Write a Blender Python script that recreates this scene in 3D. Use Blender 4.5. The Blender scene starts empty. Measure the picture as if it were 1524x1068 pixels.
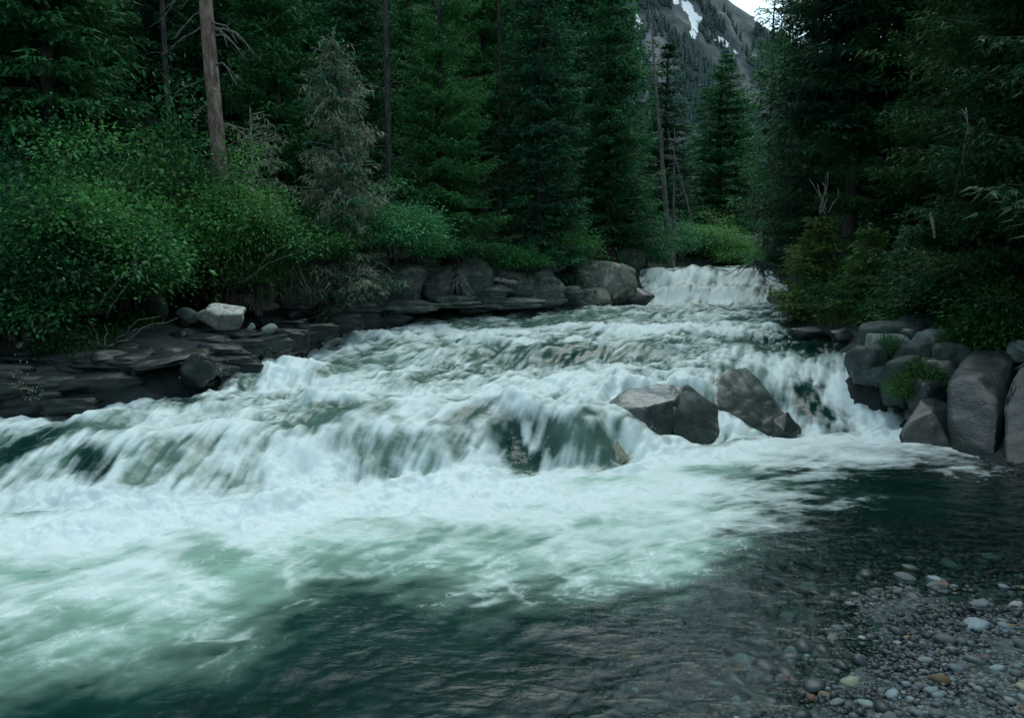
import bpy, bmesh, math, random
import numpy as np
from mathutils import Vector, Matrix, Euler

# ------------------------------------------------------------------ camera, sky, sun, exposure
scene = bpy.context.scene
COL = scene.collection
EYE = 2.4
PITCH = math.radians(7.0)
cam_data = bpy.data.cameras.new('camera')
cam_data.sensor_width = 36.0
cam_data.lens = 28.04
cam_data.clip_start = 0.1
cam_data.clip_end = 5000.0
cam = bpy.data.objects.new('camera', cam_data)
COL.objects.link(cam)
cam.location = (0.0, 0.0, EYE)
cam.rotation_euler = (math.pi / 2 - PITCH, 0.0, 0.0)
scene.camera = cam

SUN_EL = math.radians(62.0)
SUN_AZ = math.radians(20.0)      # compass angle from +Y towards +X
world = bpy.data.worlds.new('World')
scene.world = world
world.use_nodes = True
wn = world.node_tree
wn.nodes.clear()
w_out = wn.nodes.new('ShaderNodeOutputWorld')
w_bg = wn.nodes.new('ShaderNodeBackground')
w_sky = wn.nodes.new('ShaderNodeTexSky')
w_sky.sky_type = 'NISHITA'
w_sky.sun_disc = False
w_sky.sun_elevation = SUN_EL
w_sky.sun_rotation = SUN_AZ
w_sky.air_density = 1.0
w_sky.dust_density = 1.2
w_sky.ozone_density = 1.0
w_hsv = wn.nodes.new('ShaderNodeHueSaturation')   # cloud cover greys the blue
w_hsv.inputs['Saturation'].default_value = 0.55
w_tint = wn.nodes.new('ShaderNodeMix')          # cool thin overcast
w_tint.data_type = 'RGBA'
w_tint.blend_type = 'MULTIPLY'
w_tint.inputs[0].default_value = 1.0
w_tint.inputs[7].default_value = (0.84, 1.03, 1.0, 1)
wn.links.new(w_sky.outputs['Color'], w_hsv.inputs['Color'])
wn.links.new(w_hsv.outputs['Color'], w_tint.inputs[6])
wn.links.new(w_tint.outputs[2], w_bg.inputs['Color'])
w_bg.inputs['Strength'].default_value = 0.14
wn.links.new(w_bg.outputs['Background'], w_out.inputs['Surface'])

sun_data = bpy.data.lights.new('sun', 'SUN')
sun_data.energy = 0.55
sun_data.angle = math.radians(40.0)
sun_data.color = (1.0, 1.0, 0.95)
sun = bpy.data.objects.new('sun', sun_data)
COL.objects.link(sun)
sun_dir = Vector((math.sin(SUN_AZ) * math.cos(SUN_EL), math.cos(SUN_AZ) * math.cos(SUN_EL), math.sin(SUN_EL)))
sun.rotation_euler = (-sun_dir).to_track_quat('-Z', 'Y').to_euler()
sun.location = (0, 0, 60)

scene.view_settings.view_transform = 'Standard'
scene.view_settings.look = 'None'
scene.view_settings.exposure = 0.9
scene.view_settings.gamma = 1.0
scene.view_settings.use_curve_mapping = False
scene.render.engine = 'CYCLES'
scene.cycles.max_bounces = 6
scene.cycles.diffuse_bounces = 3
scene.cycles.glossy_bounces = 2
scene.cycles.transparent_max_bounces = 6
scene.cycles.caustics_reflective = False
scene.cycles.caustics_refractive = False

# ------------------------------------------------------------------ helpers
F = 1187.0
CX, CY = 762.0, 534.0
CP, SP = math.cos(PITCH), math.sin(PITCH)


def ray(px, py):
    u = (px - CX) / F
    v = (CY - py) / F
    return np.array([u, CP + SP * v, -SP + CP * v])


def pz(px, py, z):
    """the place seen at a picture point that lies at height z"""
    d = ray(px, py)
    k = (z - EYE) / d[2]
    return np.array([0, 0, EYE]) + d * k


def pd(px, py, dist):
    """the place seen at a picture point that lies dist metres ahead"""
    d = ray(px, py)
    return np.array([0, 0, EYE]) + d * (dist / d[1])


def project(x, y, z):
    zz = z - EYE
    fwd = y * CP - zz * SP
    up = y * SP + zz * CP
    fwd = np.maximum(fwd, 1e-3)
    return CX + F * x / fwd, CY - F * up / fwd


def sstep(a, b, x):
    t = np.clip((x - a) / (b - a), 0, 1)
    return t * t * (3 - 2 * t)


_rs = np.random.RandomState(7)
TILE = 512
_white = _rs.rand(TILE, TILE).astype(np.float32)


def _blur(a):
    for ax in (0, 1):
        a = 0.25 * np.roll(a, 1, ax) + 0.5 * a + 0.25 * np.roll(a, -1, ax)
    return a


_soft = _blur(_white)
_soft = (_soft - _soft.mean()) / _soft.std()


def tile(tx, x, y):
    xi = np.floor(x)
    yi = np.floor(y)
    fx = (x - xi).astype(np.float32)
    fy = (y - yi).astype(np.float32)
    i0 = xi.astype(np.int64) % TILE
    j0 = yi.astype(np.int64) % TILE
    i1 = (i0 + 1) % TILE
    j1 = (j0 + 1) % TILE
    return (tx[j0, i0] * (1 - fx) + tx[j0, i1] * fx) * (1 - fy) + (tx[j1, i0] * (1 - fx) + tx[j1, i1] * fx) * fy


def fbm2(x, y, octaves=4, seed=0, gain=0.5):
    s = 0
    a = 1.0
    tot = 0
    for o in range(octaves):
        k = 2.03 ** o
        s = s + a * tile(_soft, x * k + 37.7 * (o + 1) + seed * 91.3, y * k + 11.1 * (o + 1) + seed * 53.9)
        tot += a * a
        a *= gain
    return s / math.sqrt(tot)


def fbm3(p, octaves=4, seed=0, gain=0.5):
    """cheap solid noise: three planes of tiled noise blended"""
    x, y, z = p[:, 0], p[:, 1], p[:, 2]
    return (fbm2(x + .37 * z, y + .61 * z, octaves, seed, gain) + fbm2(y + 1.3 - .3 * x, z * 1.07 + .41 * x, octaves, seed + 1, gain) + fbm2(z + 7.7 + .5 * y, x * .93 - .33 * y, octaves, seed + 2, gain)) / 1.73


def mesh_from(name, verts, faces, smooth=True):
    """verts (n,3), faces (m,k) array of one face size"""
    verts = np.asarray(verts, dtype=np.float32)
    faces = np.asarray(faces, dtype=np.int32)
    me = bpy.data.meshes.new(name)
    n, (m, k) = len(verts), faces.shape
    me.vertices.add(n)
    me.vertices.foreach_set('co', verts.ravel())
    me.loops.add(m * k)
    me.loops.foreach_set('vertex_index', faces.ravel())
    me.polygons.add(m)
    me.polygons.foreach_set('loop_start', np.arange(0, m * k, k, dtype=np.int32))
    try:
        me.polygons.foreach_set('loop_total', np.full(m, k, dtype=np.int32))
    except Exception:
        pass
    if smooth:
        me.polygons.foreach_set('use_smooth', np.ones(m, dtype=bool))
    me.update(calc_edges=True)
    me.validate()
    return me


def attr(me, name, values):
    a = me.attributes.new(name, 'FLOAT', 'POINT')
    a.data.foreach_set('value', np.asarray(values, dtype=np.float32).ravel())


def obj(name, me, mat=None, parent=None, loc=None):
    o = bpy.data.objects.new(name, me)
    COL.objects.link(o)
    if mat is not None and me is not None and not me.materials:
        me.materials.append(mat)
    if parent is not None:
        o.parent = parent
    if loc is not None:
        o.location = loc
    return o


def tag(o, label, cat, group=None, kind=None):
    if label:
        o['label'] = label
    if cat:
        o['category'] = cat
    if group:
        o['group'] = group
    if kind:
        o['kind'] = kind
    return o


def thing(name, label, cat, loc=(0, 0, 0), rot=(0, 0, 0), scale=1.0, group=None):
    o = bpy.data.objects.new(name, None)
    o.empty_display_size = 0.2
    COL.objects.link(o)
    o.location = loc
    o.rotation_euler = rot
    o.scale = (scale,) * 3 if not hasattr(scale, '__len__') else scale
    return tag(o, label, cat, group)


def tube(path, radii, sides=8, cap=True):
    """tapering tube along a path -> verts, quad faces"""
    P = np.asarray(path, float)
    n = len(P)
    T = np.gradient(P, axis=0)
    T /= np.linalg.norm(T, axis=1)[:, None] + 1e-9
    ref = np.array([0.31, 0.2, 0.93]) if abs(T[0, 2]) < 0.8 else np.array([1.0, 0.13, 0])
    A = np.cross(T, ref)
    A /= np.linalg.norm(A, axis=1)[:, None] + 1e-9
    B = np.cross(T, A)
    ang = np.linspace(0, 2 * math.pi, sides, endpoint=False)
    R = np.asarray(radii, float)
    V = P[:, None, :] + R[:, None, None] * (A[:, None, :] * np.cos(ang)[None, :, None] + B[:, None, :] * np.sin(ang)[None, :, None])
    V = V.reshape(-1, 3)
    i = np.arange(n - 1)[:, None] * sides
    j = np.arange(sides)[None, :]
    j2 = (j + 1) % sides
    Q = np.stack([i + j, i + j2, i + sides + j2, i + sides + j], -1).reshape(-1, 4)
    if cap:
        V = np.vstack([V, P[:1], P[-1:]])
        c0, c1 = len(V) - 2, len(V) - 1
        jj = np.arange(sides)
        C0 = np.stack([np.full(sides, c0), (jj + 1) % sides, jj, jj], -1)
        C1 = np.stack([np.full(sides, c1), (n - 1) * sides + jj, (n - 1) * sides + (jj + 1) % sides, (n - 1) * sides + (jj + 1) % sides], -1)
        # triangles written as degenerate quads would be dropped; keep them apart
        return V, Q, np.vstack([C0[:, :3], C1[:, :3]])
    return V, Q, np.zeros((0, 3), int)


def quads_to_tris(Q):
    return np.vstack([Q[:, [0, 1, 2]], Q[:, [0, 2, 3]]])


def join_tubes(parts, sides=6):
    VV, FF, off = [], [], 0
    for path, rad in parts:
        V, Q, Tn = tube(path, rad, sides)
        VV.append(V)
        FF.append(quads_to_tris(Q) + off)
        if len(Tn):
            FF.append(Tn + off)
        off += len(V)
    return np.vstack(VV), np.vstack(FF)


# ------------------------------------------------------------------ materials
def new_mat(name):
    m = bpy.data.materials.new(name)
    m.use_nodes = True
    nt = m.node_tree
    nt.nodes.clear()
    return m, nt, nt.nodes.new('ShaderNodeOutputMaterial')


def nd(nt, t, **kw):
    n = nt.nodes.new(t)
    for k, v in kw.items():
        if k in n.inputs:
            n.inputs[k].default_value = v
        else:
            setattr(n, k, v)
    return n


def ramp(nt, src, stops):
    r = nt.nodes.new('ShaderNodeValToRGB')
    el = r.color_ramp.elements
    while len(el) < len(stops):
        el.new(0.5)
    for e, (p, c) in zip(el, stops):
        e.position = p
        e.color = (*c, 1) if len(c) == 3 else c
    nt.links.new(src, r.inputs['Fac'])
    return r.outputs['Color']


def math_n(nt, op, a, b=None, clamp=False):
    n = nt.nodes.new('ShaderNodeMath')
    n.operation = op
    n.use_clamp = clamp
    for i, v in enumerate((a, b)):
        if v is None:
            continue
        if isinstance(v, (int, float)):
            n.inputs[i].default_value = v
        else:
            nt.links.new(v, n.inputs[i])
    return n.outputs[0]


def mix_c(nt, fac, a, b, mode='MIX'):
    n = nt.nodes.new('ShaderNodeMix')
    n.data_type = 'RGBA'
    n.blend_type = mode
    for s, v in ((n.inputs[0], fac), (n.inputs[6], a), (n.inputs[7], b)):
        if isinstance(v, (int, float)):
            s.default_value = v
        elif isinstance(v, tuple):
            s.default_value = (*v, 1)
        else:
            nt.links.new(v, s)
    return n.outputs[2]


def rock_mat(name, dark, light, scale=3.0, lichen=None, strata=0.0, wet=0.45, spec=0.4, bump=0.5, moss=None, wetz=None):
    m, nt, out = new_mat(name)
    L = nt.links.new
    tc = nd(nt, 'ShaderNodeTexCoord')
    src = tc.outputs['Object']
    if strata:
        mp = nd(nt, 'ShaderNodeMapping')
        mp.inputs['Scale'].default_value = (1, 1, strata)
        L(src, mp.inputs['Vector'])
        src2 = mp.outputs['Vector']
    else:
        src2 = src
    n1 = nd(nt, 'ShaderNodeTexNoise', Scale=scale, Detail=9.0, Roughness=0.65)
    L(src2, n1.inputs['Vector'])
    n2 = nd(nt, 'ShaderNodeTexNoise', Scale=scale * 9, Detail=6.0, Roughness=0.7)
    L(src2, n2.inputs['Vector'])
    v = nd(nt, 'ShaderNodeTexVoronoi', Scale=scale * 1.1)
    v.feature = 'DISTANCE_TO_EDGE'
    L(mix_c(nt, 0.25, src2, n1.outputs['Color']), v.inputs['Vector'])
    crack = ramp(nt, v.outputs['Distance'], [(0.0, (0.35,) * 3), (0.035, (1,) * 3)])
    f = math_n(nt, 'ADD', math_n(nt, 'MULTIPLY', n1.outputs['Fac'], 0.65), math_n(nt, 'MULTIPLY', n2.outputs['Fac'], 0.35))
    c = ramp(nt, f, [(0.36, dark), (0.62, light)])
    c = mix_c(nt, 0.6, c, crack, 'MULTIPLY')
    if lichen:
        n3 = nd(nt, 'ShaderNodeTexNoise', Scale=scale * 2.7, Detail=7.0, Roughness=0.75)
        L(src, n3.inputs['Vector'])
        c = mix_c(nt, ramp(nt, n3.outputs['Fac'], [(0.52, (0,) * 3), (0.6, (1,) * 3)]), c, lichen)
    if moss:
        n4 = nd(nt, 'ShaderNodeTexNoise', Scale=scale * 1.7, Detail=7.0, Roughness=0.75)
        L(src, n4.inputs['Vector'])
        c = mix_c(nt, ramp(nt, n4.outputs['Fac'], [(0.55, (0,) * 3), (0.62, (1,) * 3)]), c, moss)
    if wetz is not None:
        ge = nd(nt, 'ShaderNodeNewGeometry')
        sx = nd(nt, 'ShaderNodeSeparateXYZ')
        L(ge.outputs['Position'], sx.inputs[0])
        hgt = math_n(nt, 'ADD', sx.outputs['Z'], math_n(nt, 'MULTIPLY', n1.outputs['Fac'], -.35))
        c = mix_c(nt, ramp(nt, hgt, [(wetz - .06, (1,) * 3), (wetz + .06, (0,) * 3)]), c, mix_c(nt, .7, c, (.02, .03, .026)))
    b = nd(nt, 'ShaderNodeBsdfPrincipled', Roughness=wet)
    b.inputs['Specular IOR Level'].default_value = spec
    L(c, b.inputs['Base Color'])
    bp = nd(nt, 'ShaderNodeBump', Strength=bump, Distance=0.05)
    L(math_n(nt, 'ADD', f, math_n(nt, 'MULTIPLY', v.outputs['Distance'], 0.4)), bp.inputs['Height'])
    L(bp.outputs['Normal'], b.inputs['Normal'])
    L(b.outputs['BSDF'], out.inputs['Surface'])
    return m


def leaf_mat(name, dark, light, trans=0.35, rough=0.55, spec=0.25, vary=0.35, scale=0.9):
    m, nt, out = new_mat(name)
    L = nt.links.new
    oi = nd(nt, 'ShaderNodeObjectInfo')
    ge = nd(nt, 'ShaderNodeNewGeometry')
    n1 = nd(nt, 'ShaderNodeTexNoise', Scale=scale, Detail=3.0)
    L(ge.outputs['Position'], n1.inputs['Vector'])
    f = math_n(nt, 'ADD', math_n(nt, 'MULTIPLY', ge.outputs['Random Per Island'], 0.55), math_n(nt, 'MULTIPLY', n1.outputs['Fac'], 0.45))
    c = ramp(nt, f, [(0.2, dark), (0.8, light)])
    hs = nd(nt, 'ShaderNodeHueSaturation')
    L(c, hs.inputs['Color'])
    L(math_n(nt, 'ADD', math_n(nt, 'MULTIPLY', oi.outputs['Random'], vary), 1 - vary / 2), hs.inputs['Value'])
    L(math_n(nt, 'ADD', math_n(nt, 'MULTIPLY', oi.outputs['Random'], -0.075), 0.535), hs.inputs['Hue'])
    d = nd(nt, 'ShaderNodeBsdfPrincipled', Roughness=rough)
    d.inputs['Specular IOR Level'].default_value = spec
    L(hs.outputs['Color'], d.inputs['Base Color'])
    t = nd(nt, 'ShaderNodeBsdfTranslucent')
    L(hs.outputs['Color'], t.inputs['Color'])
    mx = nd(nt, 'ShaderNodeMixShader', Fac=trans)
    L(d.outputs['BSDF'], mx.inputs[1])
    L(t.outputs['BSDF'], mx.inputs[2])
    L(mx.outputs['Shader'], out.inputs['Surface'])
    return m


def bark_mat(name, dark, light, scale=6.0):
    m, nt, out = new_mat(name)
    L = nt.links.new
    tc = nd(nt, 'ShaderNodeTexCoord')
    mp = nd(nt, 'ShaderNodeMapping')
    mp.inputs['Scale'].default_value = (1, 1, 0.3)
    L(tc.outputs['Object'], mp.inputs['Vector'])
    n1 = nd(nt, 'ShaderNodeTexNoise', Scale=scale * 2.5, Detail=8.0, Roughness=0.7)
    L(mp.outputs['Vector'], n1.inputs['Vector'])
    v = nd(nt, 'ShaderNodeTexVoronoi', Scale=scale * 2)
    L(mp.outputs['Vector'], v.inputs['Vector'])
    c = ramp(nt, n1.outputs['Fac'], [(0.35, dark), (0.65, light)])
    c = mix_c(nt, 0.5, c, ramp(nt, v.outputs['Distance'], [(0.2, (1,) * 3), (0.7, (0.35,) * 3)]), 'MULTIPLY')
    b = nd(nt, 'ShaderNodeBsdfPrincipled', Roughness=0.85)
    b.inputs['Specular IOR Level'].default_value = 0.15
    L(c, b.inputs['Base Color'])
    bp = nd(nt, 'ShaderNodeBump', Strength=0.8, Distance=0.04)
    L(math_n(nt, 'SUBTRACT', n1.outputs['Fac'], v.outputs['Distance']), bp.inputs['Height'])
    L(bp.outputs['Normal'], b.inputs['Normal'])
    L(b.outputs['BSDF'], out.inputs['Surface'])
    return m


M_ROCK_DARK = rock_mat('dark_wet_rock', (0.012, 0.02, 0.02), (0.05, 0.066, 0.064), 2.2, strata=2.2, wet=0.3, spec=0.5, wetz=.1)
M_ROCK_SHELF = rock_mat('shelf_rock', (0.003, 0.007, 0.006), (0.034, 0.046, 0.043), 1.6, strata=2.5, wet=0.4, spec=0.3, moss=(0.012, 0.02, 0.008))
M_ROCK_GREY = rock_mat('grey_river_rock', (0.04, 0.058, 0.051), (0.13, 0.165, 0.148), 3.0, wetz=.2, wet=0.22, spec=0.45, bump=0.35)
M_ROCK_BANK = rock_mat('bank_boulder', (0.02, 0.034, 0.031), (0.09, 0.122, 0.113), 2.4, wet=0.6, spec=0.25)
M_ROCK_BLOCK = rock_mat('wet_block_rock', (0.018, 0.028, 0.026), (0.10, 0.13, 0.12), 2.8, wetz=.25, wet=0.22, spec=0.6, bump=0.4)
M_ROCK_PALE = rock_mat('pale_boulder', (0.12, 0.15, 0.138), (0.29, 0.335, 0.305), 2.6, wet=0.75, spec=0.15)
M_ROCK_WHITE = rock_mat('white_boulder', (0.55, 0.55, 0.5), (0.8, 0.8, 0.74), 2.2, wet=0.8, spec=0.1, lichen=(0.32, 0.3, 0.2))
M_ROCK_LICHEN = rock_mat('lichen_rock', (0.075, 0.095, 0.078), (0.22, 0.25, 0.205), 1.3, lichen=(0.4, 0.41, 0.33), strata=1.3, wet=0.8, spec=0.15)
M_ROCK_CLIFF = rock_mat('cliff_rock', (0.04, 0.056, 0.054), (0.18, 0.215, 0.2), 1.5, strata=3.0, wet=0.6, spec=0.25, lichen=(0.24, 0.25, 0.2))
M_ROCK_GREEN = rock_mat('mossy_rock', (0.05, 0.06, 0.035), (0.2, 0.22, 0.13), 4.0, wet=0.4, spec=0.4)
M_BARK = bark_mat('spruce_bark', (0.035, 0.035, 0.032), (0.13, 0.125, 0.11))
M_BARK_RED = bark_mat('red_scaly_bark', (0.13, 0.085, 0.07), (0.46, 0.34, 0.28), 5.0)
M_BARK_GREY = bark_mat('grey_dead_wood', (0.12, 0.12, 0.11), (0.36, 0.35, 0.32), 7.0)
M_WOOD = bark_mat('bleached_wood', (0.28, 0.26, 0.22), (0.55, 0.52, 0.45), 7.0)
M_NEEDLE = leaf_mat('spruce_needles', (0.012, 0.066, 0.026), (0.10, 0.335, 0.125), 0.2, 0.65, 0.15, 0.5)
M_NEEDLE_SHADED = leaf_mat('shade_darkened_spruce_needles', (0.005, 0.030, 0.012), (0.045, 0.16, 0.05), 0.15, 0.65, 0.15, 0.5)  # spruce needles with the right bank's shade put into their colour
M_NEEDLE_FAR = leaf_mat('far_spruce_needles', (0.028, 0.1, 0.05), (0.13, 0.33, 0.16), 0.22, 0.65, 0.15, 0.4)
M_FIR = leaf_mat('yellow_green_fir_needles', (0.03, 0.11, 0.026), (0.12, 0.27, 0.06), 0.3, 0.6, 0.15, 0.3)
M_DEADNEEDLE = leaf_mat('lichened_dead_twigs', (0.13, 0.17, 0.11), (0.38, 0.44, 0.31), 0.15, 0.8, 0.1, 0.2)
M_LEAF = leaf_mat('alder_leaves', (0.016, 0.10, 0.026), (0.085, 0.34, 0.085), 0.35, 0.5, 0.3, 0.6, 1.3)
M_LEAF_BRIGHT = leaf_mat('bright_alder_leaves', (0.05, 0.22, 0.065), (0.17, 0.52, 0.17), 0.4, 0.5, 0.3, 0.25, 1.3)
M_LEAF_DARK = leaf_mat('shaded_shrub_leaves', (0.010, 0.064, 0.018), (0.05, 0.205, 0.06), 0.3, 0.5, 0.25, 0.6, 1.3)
M_GRASS = leaf_mat('bank_grass', (0.06, 0.14, 0.03), (0.17, 0.3, 0.08), 0.35, 0.6, 0.2, 0.2, 2.0)
M_STEM = bark_mat('shrub_stems', (0.05, 0.05, 0.042), (0.2, 0.19, 0.16), 12.0)

# ------------------------------------------------------------------ the river: levels, ledge, banks
_base_px = [(-160, 778), (0, 757), (130, 752), (250, 748), (400, 735), (520, 725), (640, 715), (760, 702), (900, 690), (1000, 668), (1100, 652), (1200, 643), (1340, 634)]
_lip_px = [(-160, 640, .36), (0, 618, .40), (130, 622, .38), (250, 622, .40), (400, 618, .42), (500, 620, .44), (600, 615, .46), (700, 600, .48), (800, 598, .50), (870, 596, .54), (950, 575, .62), (1060, 552, .72), (1150, 535, .78), (1250, 530, .80), (1300, 540, .78)]
_b = np.array([pz(x, y, 0.0) for x, y in _base_px])
_l = np.array([[*pz(x, y, z)[:2], z] for x, y, z in _lip_px])
_b = _b[np.argsort(_b[:, 0])]
_l = _l[np.argsort(_l[:, 0])]


def level(x, y):
    """undisturbed water surface"""
    yb = np.interp(x, _b[:, 0], _b[:, 1])
    yl = np.interp(x, _l[:, 0], _l[:, 1])
    zl = np.interp(x, _l[:, 0], _l[:, 2])
    yb = yb + .16 * fbm2(x * .8, y * .25, 2, 71)
    yl = yl + .30 * fbm2(x * .55, y * .2, 3, 73)
    yl = np.maximum(yl, yb + 0.5)
    s = np.clip((y - yb) / (yl - yb), 0, 1)
    wr = sstep(.9, 2.6, x)
    z = zl * ((1 - wr) * np.sin(s * math.pi / 2) ** .78 + wr * s ** .92)
    up = sstep(0, 1, (y - yl) / (26 - yl))
    z = z + (0.97 - zl) * np.where(y > yl, up, 0)
    yw = y + .38 * fbm2(x * .7, y * .1, 3, 81)
    z = z + 0.52 * sstep(27.6, 28.6, yw) + 0.56 * sstep(28.8, 30.1, yw) + 0.015 * np.maximum(y - 29.5, 0)
    return z


def W3(px, py, z):
    p = pz(px, py, z)
    return (p[0], p[1], z)


# shoreline vertices: (x, y, water level, steep rise, its width, slope beyond)
SHORE = []


def shore(p, rise, width, slope):
    SHORE.append((*p, rise, width, slope))


for p in [(-22, -10, 0), (-20, 3, 0), (-14, 8.0, .2)]:
    shore(p, .5, 1.5, .25)
shore((-9.2, 9.6, .5), .3, 1.0, .2)
for q in [(-30, 598, .6), (100, 580, .68), (230, 571, .72), (330, 546, .78), (430, 511, .82), (480, 491, .85)]:
    shore(W3(*q), .22, .5, .16)
for q in [(590, 470, .9), (700, 459, .93), (830, 453, .95), (930, 449, .97)]:
    shore(W3(*q), 1.35, 1.3, .16)
for p in [(4.9, 28.0, 1.0), (4.6, 29.6, 2.0)]:
    shore(p, .9, 1.2, .15)
for p in [(5.4, 32, 2.1), (7.5, 35.5, 2.15), (14, 40, 2.25), (30, 44, 2.4)]:
    shore(p, .3, .8, .12)
for p in [(30, 38, 2.4), (16, 35, 2.25), (11.4, 31, 2.12), (9.9, 29.6, 2.0)]:
    shore(p, .4, .8, .2)
shore((9.3, 28.2, 1.0), .7, .9, .25)
for q in [(1158, 464, .97), (1205, 481, .95), (1262, 501, .93)]:
    shore(W3(*q), .15, .5, .3)
shore(W3(1290, 546, .82), .12, .9, .3)
shore(W3(1325, 578, .45), .12, .9, .35)
shore(W3(1356, 604, .16), .2, 1.0, .4)
shore(W3(1345, 632, .03), .35, 1.0, .42)
for q in [(1352, 652, 0), (1425, 670, 0), (1500, 700, 0), (1600, 730, 0)]:
    shore(W3(*q), .35, 1.0, .42)
for q in [(1760, 780, 0)]:
    shore(W3(*q), .3, 1.2, .2)
for q in [(1660, 868, 0), (1524, 884, 0), (1420, 888, 0), (1330, 915, 0), (1260, 965, 0), (1195, 1030, 0), (1165, 1068, 0)]:
    shore(W3(*q), .03, .5, .085)
for p in [(.9, 2.7, 0), (0.1, 1.7, 0), (-1.6, .4, 0), (-4, -3, 0), (-6, -10, 0)]:
    shore(p, .04, .4, .12)
SHORE = np.array(SHORE, float)


def shore_info(x, y):
    """signed distance to the waterline (+ on land) and the bank values at the nearest point of it"""
    shp = x.shape
    x = x.ravel()
    y = y.ravel()
    best = np.full(x.shape, 1e9)
    vals = np.zeros((len(x), 4))
    inside = np.zeros(x.shape, bool)
    n = len(SHORE)
    for i in range(n):
        a = SHORE[i]
        b = SHORE[(i + 1) % n]
        ex, ey = b[0] - a[0], b[1] - a[1]
        t = np.clip(((x - a[0]) * ex + (y - a[1]) * ey) / (ex * ex + ey * ey + 1e-12), 0, 1)
        dx = x - a[0] - t * ex
        dy = y - a[1] - t * ey
        d = dx * dx + dy * dy
        m = d < best
        best[m] = d[m]
        vals[m] = a[2:] + t[m, None] * (b[2:] - a[2:])
        cr = (a[1] > y) != (b[1] > y)
        with np.errstate(divide='ignore', invalid='ignore'):
            xi = a[0] + (y - a[1]) / (ey if abs(ey) > 1e-12 else 1e-12) * ex
        inside ^= cr & (x < xi)
    d = np.sqrt(best)
    d = np.where(inside, -d, d)
    return d.reshape(shp), vals.reshape(shp + (4,))


def ground(x, y):
    x = np.asarray(x, float)
    y = np.asarray(y, float)
    d, v = shore_info(x, y)
    near_bank = sstep(9.5, 7.5, y) * sstep(-1.8, 1.0, x)
    steep = .45 + (0.16 - .45) * near_bank * sstep(.3, .05, v[..., 1])
    deep = 0.95 * (1 - np.exp(-np.maximum(-d, 0) * steep / 0.95))
    bed = level(x, y) - deep
    land = v[..., 0] + v[..., 1] * sstep(0, 1, d / v[..., 2]) + np.where(d > v[..., 2], v[..., 3] * np.minimum(d - v[..., 2], 9) + 0.3 * v[..., 3] * np.maximum(d - v[..., 2] - 9, 0), 0)
    z = np.where(d > 0, land, bed)
    rough = np.where(d > 0, sstep(.0, 1.2, d) * np.where(v[..., 1] < .1, .1, 1.0), np.where(v[..., 1] < .1, .05, .35))
    z = z + rough * (0.10 * fbm2(x * 1.1, y * 1.1, 4, 3)) + 0.4 * sstep(4, 14, d) * fbm2(x * .12, y * .12, 3, 5)
    lat = x - .234 * y          # the valley sides
    z = z + np.where(d > 0, np.minimum(.45 * np.maximum(np.abs(lat) - 16, 0), 150) * sstep(0, 6, np.abs(lat) - 16) * np.where(np.abs(lat) < 130, 1 - .97 * sstep(62, 150, y), .03), 0)
    z = z + 0.012 * fbm2(x * 7, y * 7, 3, 8) * np.where(v[..., 1] < .1, 1.0, 2.0)
    return z


def G(x, y):
    return float(ground(np.array([x]), np.array([y]))[0])


def grid_mesh(name, X, Y, Z, keep=None):
    ny, nx = X.shape
    idx = np.arange(ny * nx).reshape(ny, nx)
    Q = np.stack([idx[:-1, :-1], idx[:-1, 1:], idx[1:, 1:], idx[1:, :-1]], -1)
    if keep is not None:
        k = keep[:-1, :-1] | keep[:-1, 1:] | keep[1:, 1:] | keep[1:, :-1]
        Q = Q[k]
        used = np.zeros(ny * nx, bool)
        used[Q.ravel()] = True
        remap = np.cumsum(used) - 1
        Q = remap[Q]
    else:
        Q = Q.reshape(-1, 4)
        used = np.ones(ny * nx, bool)
    V = np.stack([X.ravel(), Y.ravel(), Z.ravel()], -1)[used]
    return mesh_from(name, V, Q.reshape(-1, 4)), used


# ground sheet, finer near the river, reaching past the mountain
gx = np.sinh(np.linspace(-5.2, 5.2, 340)) * 12 + 2.0
gx = np.sign(gx) * np.abs(gx)
gy = np.concatenate([np.linspace(-60, 1, 24), np.linspace(1.3, 16, 150), np.linspace(16.15, 34, 110), 34 + np.geomspace(.3, 1500, 70)])
GX, GY = np.meshgrid(gx, gy)
GZ = ground(GX, GY)
gm, _ = grid_mesh('ground', GX, GY, GZ)
gd, gv = shore_info(GX, GY)
grav = np.where((gv[..., 1] < .1), 1.0, 0.0) * (GX > -2) * (GY < 9)
grav = np.where((gd < 0) & (GX > -3) & (GY < 9), 1.0, grav)
attr(gm, 'gravel', grav)
attr(gm, 'rocky', np.clip(sstep(2.6, .6, gd + .5 * fbm2(GX * .9, GY * .9, 3, 66)), 0, 1) * (1 - grav))
m, nt, out = new_mat('forest_floor')
L = nt.links.new
tc = nd(nt, 'ShaderNodeNewGeometry')
n1 = nd(nt, 'ShaderNodeTexNoise', Scale=1.7, Detail=9.0, Roughness=0.7)
L(tc.outputs['Position'], n1.inputs['Vector'])
n2 = nd(nt, 'ShaderNodeTexVoronoi', Scale=34.0)
L(tc.outputs['Position'], n2.inputs['Vector'])
soil = ramp(nt, n1.outputs['Fac'], [(0.35, (0.015, 0.018, 0.012)), (0.55, (0.04, 0.036, 0.025)), (0.68, (0.022, 0.042, 0.014))])
peb = ramp(nt, n2.outputs['Color'], [(0.1, (0.02, 0.034, 0.034)), (0.55, (0.056, 0.08, 0.08)), (0.95, (0.14, 0.175, 0.168))])
at = nd(nt, 'ShaderNodeAttribute', attribute_name='gravel')
ar = nd(nt, 'ShaderNodeAttribute', attribute_name='rocky')
soil = mix_c(nt, ar.outputs['Fac'], soil, ramp(nt, n1.outputs['Fac'], [(.3, (.008, .013, .013)), (.7, (.045, .058, .056))]))
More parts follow.
